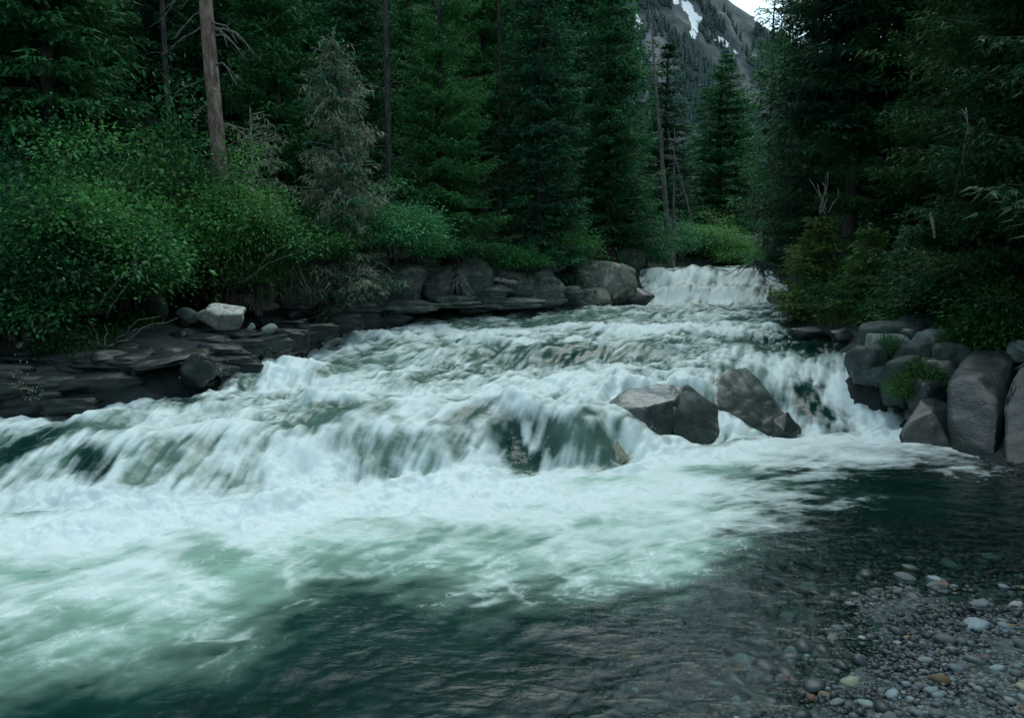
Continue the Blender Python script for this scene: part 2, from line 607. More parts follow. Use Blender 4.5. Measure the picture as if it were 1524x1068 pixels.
c = mix_c(nt, at.outputs['Fac'], soil, peb)
b = nd(nt, 'ShaderNodeBsdfPrincipled', Roughness=0.85)
b.inputs['Specular IOR Level'].default_value = 0.2
L(c, b.inputs['Base Color'])
bp = nd(nt, 'ShaderNodeBump', Strength=0.22, Distance=0.03)
L(math_n(nt, 'SUBTRACT', n1.outputs['Fac'], n2.outputs['Distance']), bp.inputs['Height'])
L(bp.outputs['Normal'], b.inputs['Normal'])
L(b.outputs['BSDF'], out.inputs['Surface'])
M_GROUND = m
tag(obj('ground', gm, M_GROUND), None, None, kind='structure')

# ------------------------------------------------------------------ water surface
# flow arrows (picture point -> picture point), turned into directions on the ground
ARROWS_UP = [
    (1050, 430, 1010, 455), (1100, 470, 1040, 480), (960, 470, 860, 478), (800, 480, 680, 490), (640, 480, 520, 500), (1000, 500, 860, 525),
    (1150, 505, 1120, 530), (1210, 535, 1225, 570), (1235, 560, 1275, 630), (1300, 570, 1345, 608), (1120, 555, 1185, 635), (1020, 575, 1105, 650),
    (940, 560, 880, 590), (900, 600, 935, 670), (970, 650, 980, 680), (860, 560, 740, 580), (820, 590, 760, 610), (770, 610, 700, 690), (760, 620, 790, 695),
    (860, 620, 890, 690), (620, 560, 470, 590), (600, 640, 560, 710), (680, 630, 640, 700), (480, 640, 470, 720), (420, 560, 250, 620), (300, 600, 60, 680),
    (200, 660, 130, 730), (330, 650, 305, 735), (60, 660, -100, 730), (430, 530, 330, 570), (560, 520, 420, 545), (150, 600, 0, 650), (400, 650, 380, 730)]
ARROWS_POOL = [
    (300, 770, 180, 805), (700, 740, 600, 790), (1100, 680, 980, 720), (1300, 655, 1120, 700), (400, 860, 260, 920), (900, 800, 780, 850), (150, 850, -20, 900),
    (700, 950, 520, 1010), (1000, 900, 860, 950), (1200, 800, 1060, 840), (1400, 740, 1280, 730), (1000, 1000, 850, 1060), (250, 980, 80, 1050), (520, 800, 420, 850)]


def flow_field():
    res = 0.1
    xs = np.arange(-26, 34, res)
    ys = np.arange(0, 48, res)
    X, Y = np.meshgrid(xs, ys)
    yb = np.interp(X, _b[:, 0], _b[:, 1])
    wpool = sstep(0.15, -0.25, Y - yb)
    U = np.zeros_like(X)
    V = np.zeros_like(X)
    for arr, z, w in ((ARROWS_UP, .8, 1 - wpool), (ARROWS_POOL, 0.0, wpool)):
        su = np.zeros_like(X)
        sv = np.zeros_like(X)
        sw = np.zeros_like(X)
        for a in arr:
            zz = z
            if arr is ARROWS_UP:
                zz = .5 if a[1] > 610 and a[0] < 1000 else z
            p, q = pz(a[0], a[1], zz), pz(a[2], a[3], zz)
            d = q[:2] - p[:2]
            d /= np.linalg.norm(d) + 1e-9
            c = (p + q) / 2
            k = 1.0 / ((X - c[0]) ** 2 + (Y - c[1]) ** 2 + 0.06) ** 1.6
            su += k * d[0]
            sv += k * d[1]
            sw += k
        U += w * su / sw
        V += w * sv / sw
    # swirls
    P = fbm2(X * .55, Y * .55, 3, 17) * .5
    U += .55 * np.gradient(P, res, axis=0) * .6
    V -= .55 * np.gradient(P, res, axis=1) * .6
    n = np.hypot(U, V) + 1e-9
    return (U / n).astype(np.float32), (V / n).astype(np.float32), xs[0], ys[0], res


FU, FV, fx0, fy0, fres = flow_field()


def flow(x, y):
    fx = np.clip((x - fx0) / fres, 0, FU.shape[1] - 2)
    fy = np.clip((y - fy0) / fres, 0, FU.shape[0] - 2)
    i = fx.astype(np.int32)
    j = fy.astype(np.int32)
    return FU[j, i], FV[j, i]


def lic(x, y, cell, steps, tx, off):
    acc = tile(tx, x / cell + off, y / cell + off * .7)
    wt = 1.0
    for sgn in (1, -1):
        px = x.copy()
        py = y.copy()
        for k in range(steps):
            u, v = flow(px, py)
            px += sgn * u * cell * 1.1
            py += sgn * v * cell * 1.1
            w = 1 - (k / steps) ** 2
            acc = acc + w * tile(tx, px / cell + off, py / cell + off * .7)
            if sgn == 1:
                wt += w * w
            else:
                wt += w * w
    return acc / math.sqrt(wt) / 1.6


NX = 880
tanx = np.linspace(-0.98, 0.74, NX)
rows = [2.5]
while rows[-1] < 46:
    y = rows[-1]
    k = 0.0046 if y < 6.6 else (0.0026 if y < 12.8 else (0.0042 if y < 20 else 0.0062))
    rows.append(y * (1 + k))
WY = np.array(rows)
TX, YY = np.meshgrid(tanx, WY)
XX = TX * YY
X = XX.ravel()
Y = YY.ravel()
dland, _sv = shore_info(X, Y)
live = dland < 1.2
lx, ly = X[live], Y[live]

Zb = level(lx, ly)
ybx = np.interp(lx, _b[:, 0], _b[:, 1])
ylx = np.maximum(np.interp(lx, _l[:, 0], _l[:, 1]), ybx + .5)
fall = np.clip((ly - ybx) / (ylx - ybx), 0, 1)
onfall = np.where((fall > 0) & (fall < 1), np.sin(fall * math.pi), 0)
pool = sstep(.1, -.4, ly - ybx)
upst = 1 - pool

L1 = lic(lx, ly, 0.018, 7, _soft, 3.3)
L2 = lic(lx, ly, 0.045, 6, _soft, 71.0)
L3 = lic(lx, ly, 0.13, 4, _soft, 133.0)
L3 = L3 * (1 - .55 * sstep(26, 28, ly))
N1 = fbm2(lx * 9, ly * 9, 4, 21)
N2 = fbm2(lx * 2.2, ly * 2.2, 4, 31)
N3 = fbm2(lx * .8, ly * .8, 3, 41)
B1 = np.abs(fbm2(lx * 3.2 + .25 * L2, ly * 3.2 + .25 * N2, 4, 61)) - .75      # billows
B2 = np.abs(fbm2(lx * 7.5, ly * 7.5, 4, 67)) - .75

# humps of water over drowned rocks: x,y from the picture, height, radii
DOMES = [(185, 660, .36, .20, .55, .48), (262, 672, .34, .12, .35, .35), (335, 652, .36, .20, .6, .45), (450, 648, .40, .10, .45, .35), (565, 648, .38, .20, .55, .42), (655, 645, .40, .15, .4, .36),
         (760, 610, .50, .26, .6, .42), (865, 618, .50, .19, .36, .35), (712, 632, .44, .12, .3, .3), (1130, 530, .78, .14, .6, .4), (1240, 535, .78, .12, .5, .4), (620, 560, .70, .12, 1.5, .6), (830, 520, .78, .22, 1.5, .8),
         (540, 610, .52, .18, 1.1, .5), (560, 540, .72, .16, 1.3, .6), (300, 590, .55, .13, .9, .5), (420, 555, .62, .18, .8, .5), (690, 515, .8, .16, 1.3, .7), (950, 520, .78, .14, 1.2, .6), (130, 630, .42, .12, .8, .4), (810, 930, 0.0, .04, .35, .25)]
disp = np.zeros_like(lx)
for px, py, z, h, rx, ry in DOMES:
    p = pz(px, py, z)
    disp += h * np.exp(-(((lx - p[0]) / rx) ** 2 + ((ly - p[1]) / ry) ** 2))
# standing waves
CRESTS = [([(455, 503), (560, 488), (700, 492), (800, 497)], .9, .20, .34), ([(800, 500), (950, 484), (1100, 489), (1150, 494)], .93, .15, .34), ([(320, 565), (400, 548), (450, 538), (500, 558)], .7, .15, .42),
          ([(480, 566), (600, 570), (700, 574), (780, 580)], .78, .17, .22), ([(780, 578), (880, 556), (980, 546), (1060, 541)], .85, .12, .22), ([(560, 471), (650, 467), (760, 463), (900, 458)], .95, .09, .5),
          ([(60, 592), (200, 596), (320, 582)], .7, .10, .2), ([(60, 632), (200, 620), (330, 604)], .6, .08, .2), ([(450, 612), (600, 600), (700, 596)], .68, .10, .22), ([(880, 470), (1000, 466), (1150, 474)], .96, .08, .5),
          ([(960, 404), (1060, 402), (1110, 405)], 2.05, .10, .25), ([(600, 538), (760, 528), (860, 520)], .86, .10, .3), ([(470, 690), (520, 678), (440, 712)], .3, .12, .2)]


def seg_dist(x, y, pts):
    best = np.full(x.shape, 1e9)
    for a, b in zip(pts[:-1], pts[1:]):
        ex, ey = b[0] - a[0], b[1] - a[1]
        t = np.clip(((x - a[0]) * ex + (y - a[1]) * ey) / (ex * ex + ey * ey + 1e-12), 0, 1)
        best = np.minimum(best, np.hypot(x - a[0] - t * ex, y - a[1] - t * ey))
    return best


crestiness = np.zeros_like(lx)
wob_x = lx + .22 * N2
wob_y = ly + .22 * N3
for pts, z, amp, wd in CRESTS:
    wp = [pz(a, b2, z)[:2] for a, b2 in pts]
    g = np.exp(-(seg_dist(wob_x, wob_y, wp) / wd) ** 2)
    disp += .8 * amp * g * (0.75 + .3 * N2)
    crestiness = np.maximum(crestiness, g * min(1, amp / .15))
far = sstep(9, 24, ly)
disp += upst * (.030 * L3 + .010 * L2 + .02 * N2 + (.02 + .02 * far) * N3 - (.034 * B1 + .010 * B2) * (1 - .6 * onfall))
calm = sstep(8.5, 4.5, ly) * sstep(-3, 2.5, lx)
disp += pool * (1 - .45 * calm) * (.0025 * L2 + .0045 * fbm2(lx * 4.5 + ly * 2.3, ly * 8.6 - lx * 1.6, 4, 55, .6) + .008 * N3 + .003 * L3 - .004 * B1 - .003 * B2)
PZ = Zb + disp
# the water parts round the two standing rocks
for px, py, dd_, rx, ry, h in ((990, 612, 10.95, .70, .55, .5), (1136, 604, 11.55, .50, .72, .46), (915, 672, 9.7, .22, .3, .2)):
    c = pd(px, py, dd_)
    PZ = PZ - h * np.exp(-((((lx - c[0]) / rx) ** 2 + ((ly - c[1]) / ry) ** 2) ** 1.5)) * upst
PZ = np.maximum(PZ, -.06)
ppx, ppy = project(lx, ly, PZ)

wx_, wy_ = lx + .10 * N2 + .05 * L3, ly + .10 * N3 - .05 * N2
MB = np.abs(fbm2(wx_ * 2.0, wy_ * 3.0, 5, 91, .62)) - .75
MC = np.abs(fbm2(wx_ * 5.5, wy_ * 7.5, 4, 95, .62)) - .75
# --- foam: where the white water lies
foam = np.where(pool > .5, 0.0, 0.54)
milk = np.where(pool > .5, 0.0, 0.50)
foam = foam - upst * .15 * sstep(560, 520, ppy) * sstep(26.5, 25, ly)
foam = foam + upst * (.36 * crestiness)
# pool: from the foot of the fall outwards
e_x = [-200, 0, 150, 300, 380, 430, 520, 650, 760, 900, 1000, 1100, 1180, 1300, 1420, 1500, 1700]
e_y = [1010, 990, 965, 938, 912, 880, 858, 868, 888, 872, 850, 800, 760, 722, 700, 690, 690]
b_row = np.interp(ppx, [p[0] for p in _base_px], [p[1] for p in _base_px])
e_row = np.interp(ppx, e_x, e_y)
fr = (ppy - b_row + 12 * N3 + 6 * N2 + (16 * MB + 10 * MC) * sstep(0, 90, ppy - b_row)) / np.maximum(e_row - b_row, 20)
frs = (ppy - b_row + 16 * N3 + 8 * MB) / np.maximum(e_row - b_row, 20)
pf = np.interp(fr, [-.1, .0, .2, .4, .7, 1.0, 1.3, 1.7], [1.0, 1.02, .92, .64, .46, .32, .15, .03])
pm = np.interp(frs, [0, .5, .85, 1.1, 1.4, 1.9], [1, .97, .82, .5, .25, .04])
rightpart = sstep(980, 1250, ppx)
pm = pm * (1 - .75 * rightpart)
foam = foam * upst + pf * pool
milk = milk * upst + pm * pool


def blob(cx, cy, rx, ry, rot, val, strength=1.0, what='foam'):
    global foam, milk
    a = math.radians(rot)
    dx = ppx - cx + 7 * N2 + 4 * L3
    dy = ppy - cy + 4 * N2
    u = (dx * math.cos(a) + dy * math.sin(a)) / rx
    v = (-dx * math.sin(a) + dy * math.cos(a)) / ry
    w = strength * np.exp(-((u * u + v * v) ** 1.4))
    if what == 'foam':
        foam = foam + (val - foam) * w
    else:
        milk = milk + (val - milk) * w


for B in [
    # dark or glassy places above and on the fall
    (40, 668, 85, 17, -22, .05), (160, 632, 90, 11, -17, .12), (270, 606, 60, 8, -14, .25), (150, 702, 34, 34, -25, .10), (215, 712, 22, 36, 10, .15), (300, 690, 45, 34, 0, .3), (385, 700, 30, 30, 0, .38),
    (375, 573, 38, 7, -14, .08), (240, 598, 40, 7, -5, .3), (480, 622, 60, 13, 3, .22), (545, 606, 110, 11, 0, .25), (520, 549, 85, 12, -8, .22), (620, 560, 80, 8, -6, .3), (560, 478, 70, 8, -3, .03), (650, 466, 110, 6, -2, .15),
    (760, 474, 120, 6, -2, .22), (840, 520, 95, 17, -9, .14), (900, 535, 60, 6, -6, .3), (940, 470, 130, 6, -1, .22), (860, 462, 90, 5, 0, .3), (1010, 512, 110, 13, -3, .28), (1150, 512, 80, 11, 4, .1), (1215, 505, 70, 14, 0, .02), (1250, 520, 40, 10, 0, .05),
    (1120, 474, 60, 6, 0, .2), (1060, 456, 90, 4, 0, .2), (1200, 478, 50, 8, 0, .03), (600, 672, 60, 34, 10, .32), (560, 690, 30, 24, 0, .25), (655, 668, 40, 30, 10, .3), (745, 640, 40, 36, 20, .12), (770, 680, 22, 26, 0, .1), (830, 640, 42, 28, 15, .16), (875, 655, 26, 34, 0, .15),
    (690, 625, 40, 16, -10, .28), (1205, 605, 22, 38, -25, .15), (1240, 610, 18, 30, -20, .3), (1140, 560, 26, 12, 30, .25), (1160, 590, 18, 30, -30, .35), (1090, 548, 50, 10, 5, .2), (1310, 590, 26, 8, 28, .35),
    (1000, 432, 60, 5, 0, .55), (1075, 398, 60, 5, 0, .12), (970, 396, 30, 3, 0, .1), (905, 615, 14, 30, 0, .5),
    # bright places
    (435, 548, 48, 22, -15, 1.05), (500, 500, 75, 9, -5, .98), (690, 493, 110, 6, 2, .95), (960, 489, 150, 6, -1, .95), (900, 503, 70, 6, -3, .75), (640, 577, 140, 9, 1, .98), (860, 566, 70, 12, -8, .98), (930, 592, 40, 20, 0, 1.0), (1010, 560, 45, 8, -4, .9),
    (455, 690, 70, 42, -15, 1.05), (330, 560, 50, 12, -20, .85), (120, 590, 90, 8, -4, .85), (60, 612, 80, 7, -3, .9), (300, 630, 110, 14, -8, .85), (600, 640, 40, 8, 0, .6), (810, 690, 14, 22, 10, .95), (730, 700, 24, 30, 0, .95), (780, 640, 10, 24, -15, .9),
    (970, 670, 60, 24, 20, 1.02), (1080, 600, 14, 20, -30, .98), (1060, 560, 12, 12, 0, .95), (1180, 545, 55, 10, 10, .85), (1260, 590, 26, 22, 0, .98), (1290, 620, 40, 22, 0, 1.05), (1225, 555, 36, 10, 10, .8), (1210, 640, 24, 10, 0, 1), (700, 720, 200, 14, -3, 1.05), (160, 745, 170, 16, 0, 1.0),
    (1040, 412, 90, 7, 0, .9), (1050, 440, 85, 10, 0, 1.05), (985, 437, 20, 12, 30, .95), (1010, 640, 8, 10, 0, .9),
    # pool
    (330, 832, 75, 34, 25, .22), (385, 880, 40, 40, 20, .22), (690, 795, 90, 26, 0, .45), (1000, 790, 170, 20, -6, .62), (900, 715, 80, 8, 0, .42), (1080, 700, 90, 9, 0, .3), (1240, 672, 110, 14, 0, .86), (1180, 720, 60, 10, 0, .3), (1110, 760, 60, 12, -10, .5),
    (300, 875, 26, 6, 35, .75), (240, 845, 60, 7, 20, .68), (120, 838, 90, 6, 4, .62), (430, 845, 8, 30, 10, .55), (350, 960, 60, 10, -35, .4), (830, 940, 90, 14, 0, .3), (880, 915, 70, 5, 0, .38), (740, 898, 60, 4, -5, .45)]:
    blob(*B)
for B in [(340, 830, 120, 50, 20, .85), (690, 800, 160, 40, 0, .9), (490, 880, 50, 24, 0, .2, .6), (560, 930, 150, 40, 0, .1, .7), (40, 668, 90, 18, -22, .1), (840, 520, 95, 17, -9, .3), (1215, 505, 90, 18, 0, .0), (560, 478, 80, 9, -3, .15), (150, 702, 36, 36, 0, .05), (760, 650, 90, 50, 10, .22), (1205, 600, 60, 50, -25, .15)]:
    blob(*B, what='milk')
contrast = .27 * upst + .17 * pool
tex = .12 * onfall * (L2 + L3) + .40 * L1 + .45 * L2 + .40 * L3 + .50 * N1 + .30 * N2 - .55 * B1 - .5 * B2
tex_p = .22 * L1 + .26 * L2 + .16 * L3 + .34 * N1 - .55 * MB - .5 * MC + .2 * N2
tex = upst * tex + pool * tex_p
edge = np.clip(1 - np.abs(foam - .5) * 1.35, .25, 1)
fo = foam + contrast * tex * edge
# thin lace of foam on the pool
lace = 1 - np.abs(fbm2(lx * 1.5 + .35 * N2, ly * 2.6 + .35 * N3, 3, 77))
fo = fo + pool * sstep(.86, 1.0, lace) * .16 * sstep(.03, .3, foam + .1 * N3) * (.6 + .5 * N1)
fo = fo + pool * .2 * sstep(.58, .74, -MC) * sstep(.1, 1.0, N2 + .5 * L3) * sstep(-.05, .12, foam)
foamv = np.where(pool > .5, sstep(.22, 1.0, fo), sstep(.08, 1.06, fo))
PZ = PZ + upst * .05 * sstep(.55, 1.0, foam) * (N1 * .4 + .35 * L2 + .35 * N2 - .4 * B2) * sstep(40, 12, ly) * (1 - .6 * onfall)
PZ = PZ + pool * .035 * sstep(.75, 1.0, foam) * (N1 + .5 * N2)
PZ = PZ - .25 * sstep(.0, 1.0, dland[live])
bedz = ground(lx, ly)
depth = np.maximum(Zb - bedz, 0)
opq = 1 - np.exp(-depth * 2.5)
opq = np.maximum(opq, .92 * upst * sstep(.05, .3, depth))

WZ = np.zeros(len(X))
WZ[live] = PZ
keep = np.zeros(len(X), bool)
keep[live] = True
wm, used = grid_mesh('river_water', XX, YY, WZ.reshape(XX.shape), keep.reshape(XX.shape))
for nm, arr in (('foam', foamv), ('milk', np.clip(milk + (4 * np.clip(milk, 0, 1) * (1 - np.clip(milk, 0, 1)) * pool + .3 * upst) * (.10 * N2 - .12 * MB - .07 * MC + .07 * L2 + .04 * L3), 0, 1)), ('opaque', np.clip(opq, 0, 1))):
    full = np.zeros(len(X))
    full[live] = arr
    attr(wm, nm, full[used])
m, nt, out = new_mat('rushing_water')
L = nt.links.new
af = nd(nt, 'ShaderNodeAttribute', attribute_name='foam')
am = nd(nt, 'ShaderNodeAttribute', attribute_name='milk')
ao = nd(nt, 'ShaderNodeAttribute', attribute_name='opaque')
geo = nd(nt, 'ShaderNodeNewGeometry')
nn = nd(nt, 'ShaderNodeTexNoise', Scale=30.0, Detail=7.0, Roughness=0.72)
L(geo.outputs['Position'], nn.inputs['Vector'])
ff = math_n(nt, 'ADD', af.outputs['Fac'], math_n(nt, 'MULTIPLY', math_n(nt, 'SUBTRACT', nn.outputs['Fac'], 0.5), 0.5), True)
ff = math_n(nt, 'MULTIPLY', ff, math_n(nt, 'MULTIPLY', af.outputs['Fac'], 6.0, True), True)
body_c = ramp(nt, am.outputs['Fac'], [(0.0, (0.002, 0.022, 0.018)), (0.22, (0.007, 0.045, 0.036)), (0.5, (0.10, 0.185, 0.145)), (1.0, (0.34, 0.56, 0.45))])
body = nd(nt, 'ShaderNodeBsdfDiffuse')
L(body_c, body.inputs['Color'])
clear = nd(nt, 'ShaderNodeBsdfTransparent', Color=(0.62, 0.8, 0.74, 1))
mb = nd(nt, 'ShaderNodeMixShader')
L(math_n(nt, 'MAXIMUM', ao.outputs['Fac'], am.outputs['Fac']), mb.inputs[0])
L(clear.outputs[0], mb.inputs[1])
L(body.outputs[0], mb.inputs[2])
mpw = nd(nt, 'ShaderNodeMapping')
mpw.inputs['Rotation'].default_value = (0, 0, -.35)
mpw.inputs['Scale'].default_value = (5, 11, 5)
L(geo.outputs['Position'], mpw.inputs['Vector'])
nw = nd(nt, 'ShaderNodeTexNoise', Scale=1.0, Detail=3.0, Roughness=0.55, Distortion=.6)
L(mpw.outputs['Vector'], nw.inputs['Vector'])
bp = nd(nt, 'ShaderNodeBump', Strength=0.6, Distance=0.03)
nv = nd(nt, 'ShaderNodeTexNoise', Scale=1.1, Detail=3.0)
L(geo.outputs['Position'], nv.inputs['Vector'])
amp_ = ramp(nt, nv.outputs['Fac'], [(.38, (.15,) * 3), (.62, (1.4,) * 3)])
L(math_n(nt, 'ADD', math_n(nt, 'MULTIPLY', nw.outputs['Fac'], amp_), math_n(nt, 'MULTIPLY', nn.outputs['Fac'], .12)), bp.inputs['Height'])
gl = nd(nt, 'ShaderNodeBsdfGlossy', Roughness=0.10)
L(bp.outputs['Normal'], gl.inputs['Normal'])
fre = nd(nt, 'ShaderNodeFresnel', IOR=1.33)
L(bp.outputs['Normal'], fre.inputs['Normal'])
ms = nd(nt, 'ShaderNodeMixShader')
L(fre.outputs[0], ms.inputs[0])
L(mb.outputs[0], ms.inputs[1])
L(gl.outputs[0], ms.inputs[2])
fb = nd(nt, 'ShaderNodeBsdfPrincipled', Roughness=0.55)
fb.inputs['Base Color'].default_value = (0.75, 0.86, 0.84, 1)
fb.inputs['Specular IOR Level'].default_value = 0.2
bp2 = nd(nt, 'ShaderNodeBump', Strength=0.5, Distance=0.03)
L(ff, bp2.inputs['Height'])
L(bp2.outputs['Normal'], fb.inputs['Normal'])
mf = nd(nt, 'ShaderNodeMixShader')
L(ff, mf.inputs[0])
L(ms.outputs[0], mf.inputs[1])
L(fb.outputs[0], mf.inputs[2])
L(mf.outputs[0], out.inputs['Surface'])
M_WATER = m
tag(obj('river_water', wm, M_WATER), None, None, kind='structure')


def water_z(x, y):
    return float(level(np.array([x]), np.array([y]))[0])


#@@ROCKS
# ------------------------------------------------------------------ rocks
def finish_rock(bm, name, edge, amp, freq, seed):
    for _ in range(5):
        long = [e for e in bm.edges if e.calc_length() > edge]
        if not long:
            break
        bmesh.ops.subdivide_edges(bm, edges=long, cuts=1, use_grid_fill=True)
        bmesh.ops.triangulate(bm, faces=bm.faces[:])
    bm.normal_update()
    co = np.array([v.co for v in bm.verts])
    no = np.array([v.normal for v in bm.verts])
    n = fbm3(co * freq, 4, seed) * amp + fbm3(co * freq * 4.3, 3, seed + 5) * amp * .3
    for v, c, k, d in zip(bm.verts, co, no, n):
        v.co = Vector(c + k * d)
    for f in bm.faces:
        f.smooth = True
    me = bpy.data.meshes.new(name)
    bm.to_mesh(me)
    bm.free()
    return me


def hull_mesh(name, pts, bevel=.04, edge=.07, amp=.012, freq=3.0, seed=0):
    bm = bmesh.new()
    for p in pts:
        bm.verts.new(p)
    r = bmesh.ops.convex_hull(bm, input=bm.verts[:])
    junk = [g for g in r['geom_interior'] if isinstance(g, bmesh.types.BMVert)]
    bmesh.ops.delete(bm, geom=junk, context='VERTS')
    bmesh.ops.dissolve_limit(bm, angle_limit=.05, verts=bm.verts[:], edges=bm.edges[:])
    if bevel:
        bmesh.ops.bevel(bm, geom=bm.edges[:], offset=bevel, segments=2, profile=.6, affect='EDGES', clamp_overlap=True)
    bmesh.ops.triangulate(bm, faces=bm.faces[:])
    return finish_rock(bm, name, edge, amp, freq, seed)


def chisel_mesh(name, size, seed=0, planes=14, sub=4, amp=.03, soft=17.0, boxy=0.0, strata=0.0):
    """a boulder: a ball cut by planes of random facing"""
    rs = np.random.RandomState(seed)
    bm = bmesh.new()
    bmesh.ops.create_icosphere(bm, subdivisions=sub, radius=1.0)
    d = np.array([v.co for v in bm.verts])
    d /= np.linalg.norm(d, axis=1)[:, None]
    n = rs.normal(size=(planes, 3))
    n /= np.linalg.norm(n, axis=1)[:, None]
    h = rs.uniform(.56, .95, planes)
    if boxy:
        ax = np.vstack([np.eye(3), -np.eye(3)]) + rs.normal(size=(6, 3)) * .12
        ax /= np.linalg.norm(ax, axis=1)[:, None]
        n = np.vstack([n, ax])
        h = np.concatenate([np.maximum(h, .9), np.full(6, 1 - .35 * boxy)])
    dot = d @ n.T
    q = np.where(dot > .05, h[None] / np.maximum(dot, .05), 9.0)
    q = np.minimum(q, 3.0)
    r = -np.log(np.exp(-soft * q).sum(1) + np.exp(-soft * 1.12)) / soft
    v = d * r[:, None]
    v /= np.abs(v).max(0)[None]
    v = v * (1 + amp * fbm3(v * 1.6, 4, seed % 50)[:, None] + amp * .35 * fbm3(v * 6, 3, seed % 50 + 3)[:, None])
    if strata:
        zz = v[:, 2] * 3.2 + .5 * fbm2(v[:, 0] * .9, v[:, 1] * .9, 2, seed % 40)
        st = rs.normal(size=64)[(np.floor(zz).astype(int) + 32) % 64]
        lip = np.abs(zz - np.floor(zz) - .5) * 2
        v[:, :2] *= (1 + strata * st - strata * 1.2 * lip ** 6)[:, None]
        v[:, 2] = v[:, 2] + .3 * strata * fbm2(v[:, 0] * 2.5, v[:, 1] * 2.5, 3, seed % 30)
    v *= np.array(size)[None] / 2
    for b, c in zip(bm.verts, v):
        b.co = c
    for f in bm.faces:
        f.smooth = True
    me = bpy.data.meshes.new(name)
    bm.to_mesh(me)
    bm.free()
    return me


def hull_thing(name, label, cat, pix, mat, group=None, **kw):
    """pix: (picture x, picture y, metres ahead) corners of the rock"""
    P = np.array([pd(*p) for p in pix])
    c = P.mean(0)
    c[2] = P[:, 2].min()
    o = obj(name, hull_mesh(name, P - c, **kw), mat, loc=c)
    return tag(o, label, cat, group)


def boulder(name, label, cat, px, py, dist, wpx, hpx, mat, seed, depth=.8, rotz=0.0, sub=4, group=None, planes=14, amp=.03, boxy=0.0, tilt=0.0, sink=.2, strata=0.0, soft=17.0):
    c = pd(px, py, dist)
    w = wpx / F * dist
    h = hpx / F * dist
    me = chisel_mesh(name, (w, w * depth, h * (1 + sink)), seed, planes, sub, amp, soft=soft, boxy=boxy, strata=strata)
    o = obj(name, me, mat, loc=(c[0], c[1], c[2] - h * sink / 2))
    o.rotation_euler = (0, tilt, rotz)
    if label:
        tag(o, label, cat, group)
    return o


# rocks of the fall
lb = thing('ledge_boulder', 'grey angular boulder with black wet front faces splitting the low fall', 'boulder', tuple(pd(1000, 655, 10.9)))
lb_drop = np.array([0, 0, .05])
for nm, pts, mt, sd in (
    ('rock_block', [(886, 606, 10.75), (893, 616, 10.65), (915, 588, 10.9), (934, 573, 11.1), (978, 566, 11.4), (1022, 568, 11.5), (1006, 590, 10.85), (1000, 652, 10.42), (962, 650, 10.36), (940, 626, 10.5), (957, 600, 10.6), (890, 625, 10.7), (990, 600, 12.3), (930, 600, 12.0), (1010, 640, 12)], M_ROCK_BLOCK, 3),
    ('rock_slope', [(1000, 572, 11.3), (1024, 566, 11.6), (1052, 590, 11.6), (1126, 652, 11.1), (1122, 672, 10.95), (1080, 668, 10.6), (1003, 664, 10.45), (1002, 600, 10.75), (1060, 600, 12.6), (1110, 650, 12.4)], M_ROCK_GREY, 4)):
    P = np.array([pd(*p) for p in pts]) - np.array(lb.location) - lb_drop
    obj(nm, hull_mesh(nm, P, bevel=.02, edge=.05, amp=.014, freq=4.5, seed=sd), mt, lb)
hull_thing('ledge_slab', 'smooth grey tilted slab shedding water beside the angular grey boulder', 'rock',
           [(1060, 566, 11.9), (1076, 547, 12.3), (1110, 545, 12.5), (1195, 640, 11.25), (1192, 655, 11.2), (1140, 660, 10.95), (1062, 600, 11.35), (1090, 650, 11.1), (1120, 560, 13.5), (1200, 640, 12.6)],
           M_ROCK_GREY, bevel=.04, edge=.06, amp=.018, freq=4, seed=8).location.z -= .02
hull_thing('slab_foot_rock', 'small black wet wedge rock at the foot of the tilted slab', 'rock',
           [(1150, 625, 11.05), (1172, 612, 11.3), (1190, 638, 11.1), (1185, 655, 10.95), (1148, 655, 10.9), (1168, 640, 10.85), (1170, 630, 11.8)], M_ROCK_DARK, bevel=.02, edge=.06, amp=.008, seed=11)
hull_thing('mossy_rock', 'small greenish knob of rock poking from the foot of the fall', 'rock',
           [(893, 655, 9.75), (905, 647, 9.9), (918, 652, 9.85), (930, 672, 9.7), (942, 686, 9.55), (915, 692, 9.5), (897, 690, 9.55), (910, 670, 10.3)], M_ROCK_GREEN, bevel=.015, edge=.05, amp=.008, seed=13)
boulder('drowned_stone', 'pale rounded stone just under the water of the near pool', 'stone', 808, 940, 5.15, 66, 34, M_ROCK_PALE, 51, .8, sink=.6)
boulder('splash_rock', 'black wet rock standing in white water off the dark shelf', 'rock', 293, 547, 11.3, 50, 40, M_ROCK_SHELF, 27, .9, .3, planes=14, boxy=.2, amp=.10, sub=5, soft=30.0)

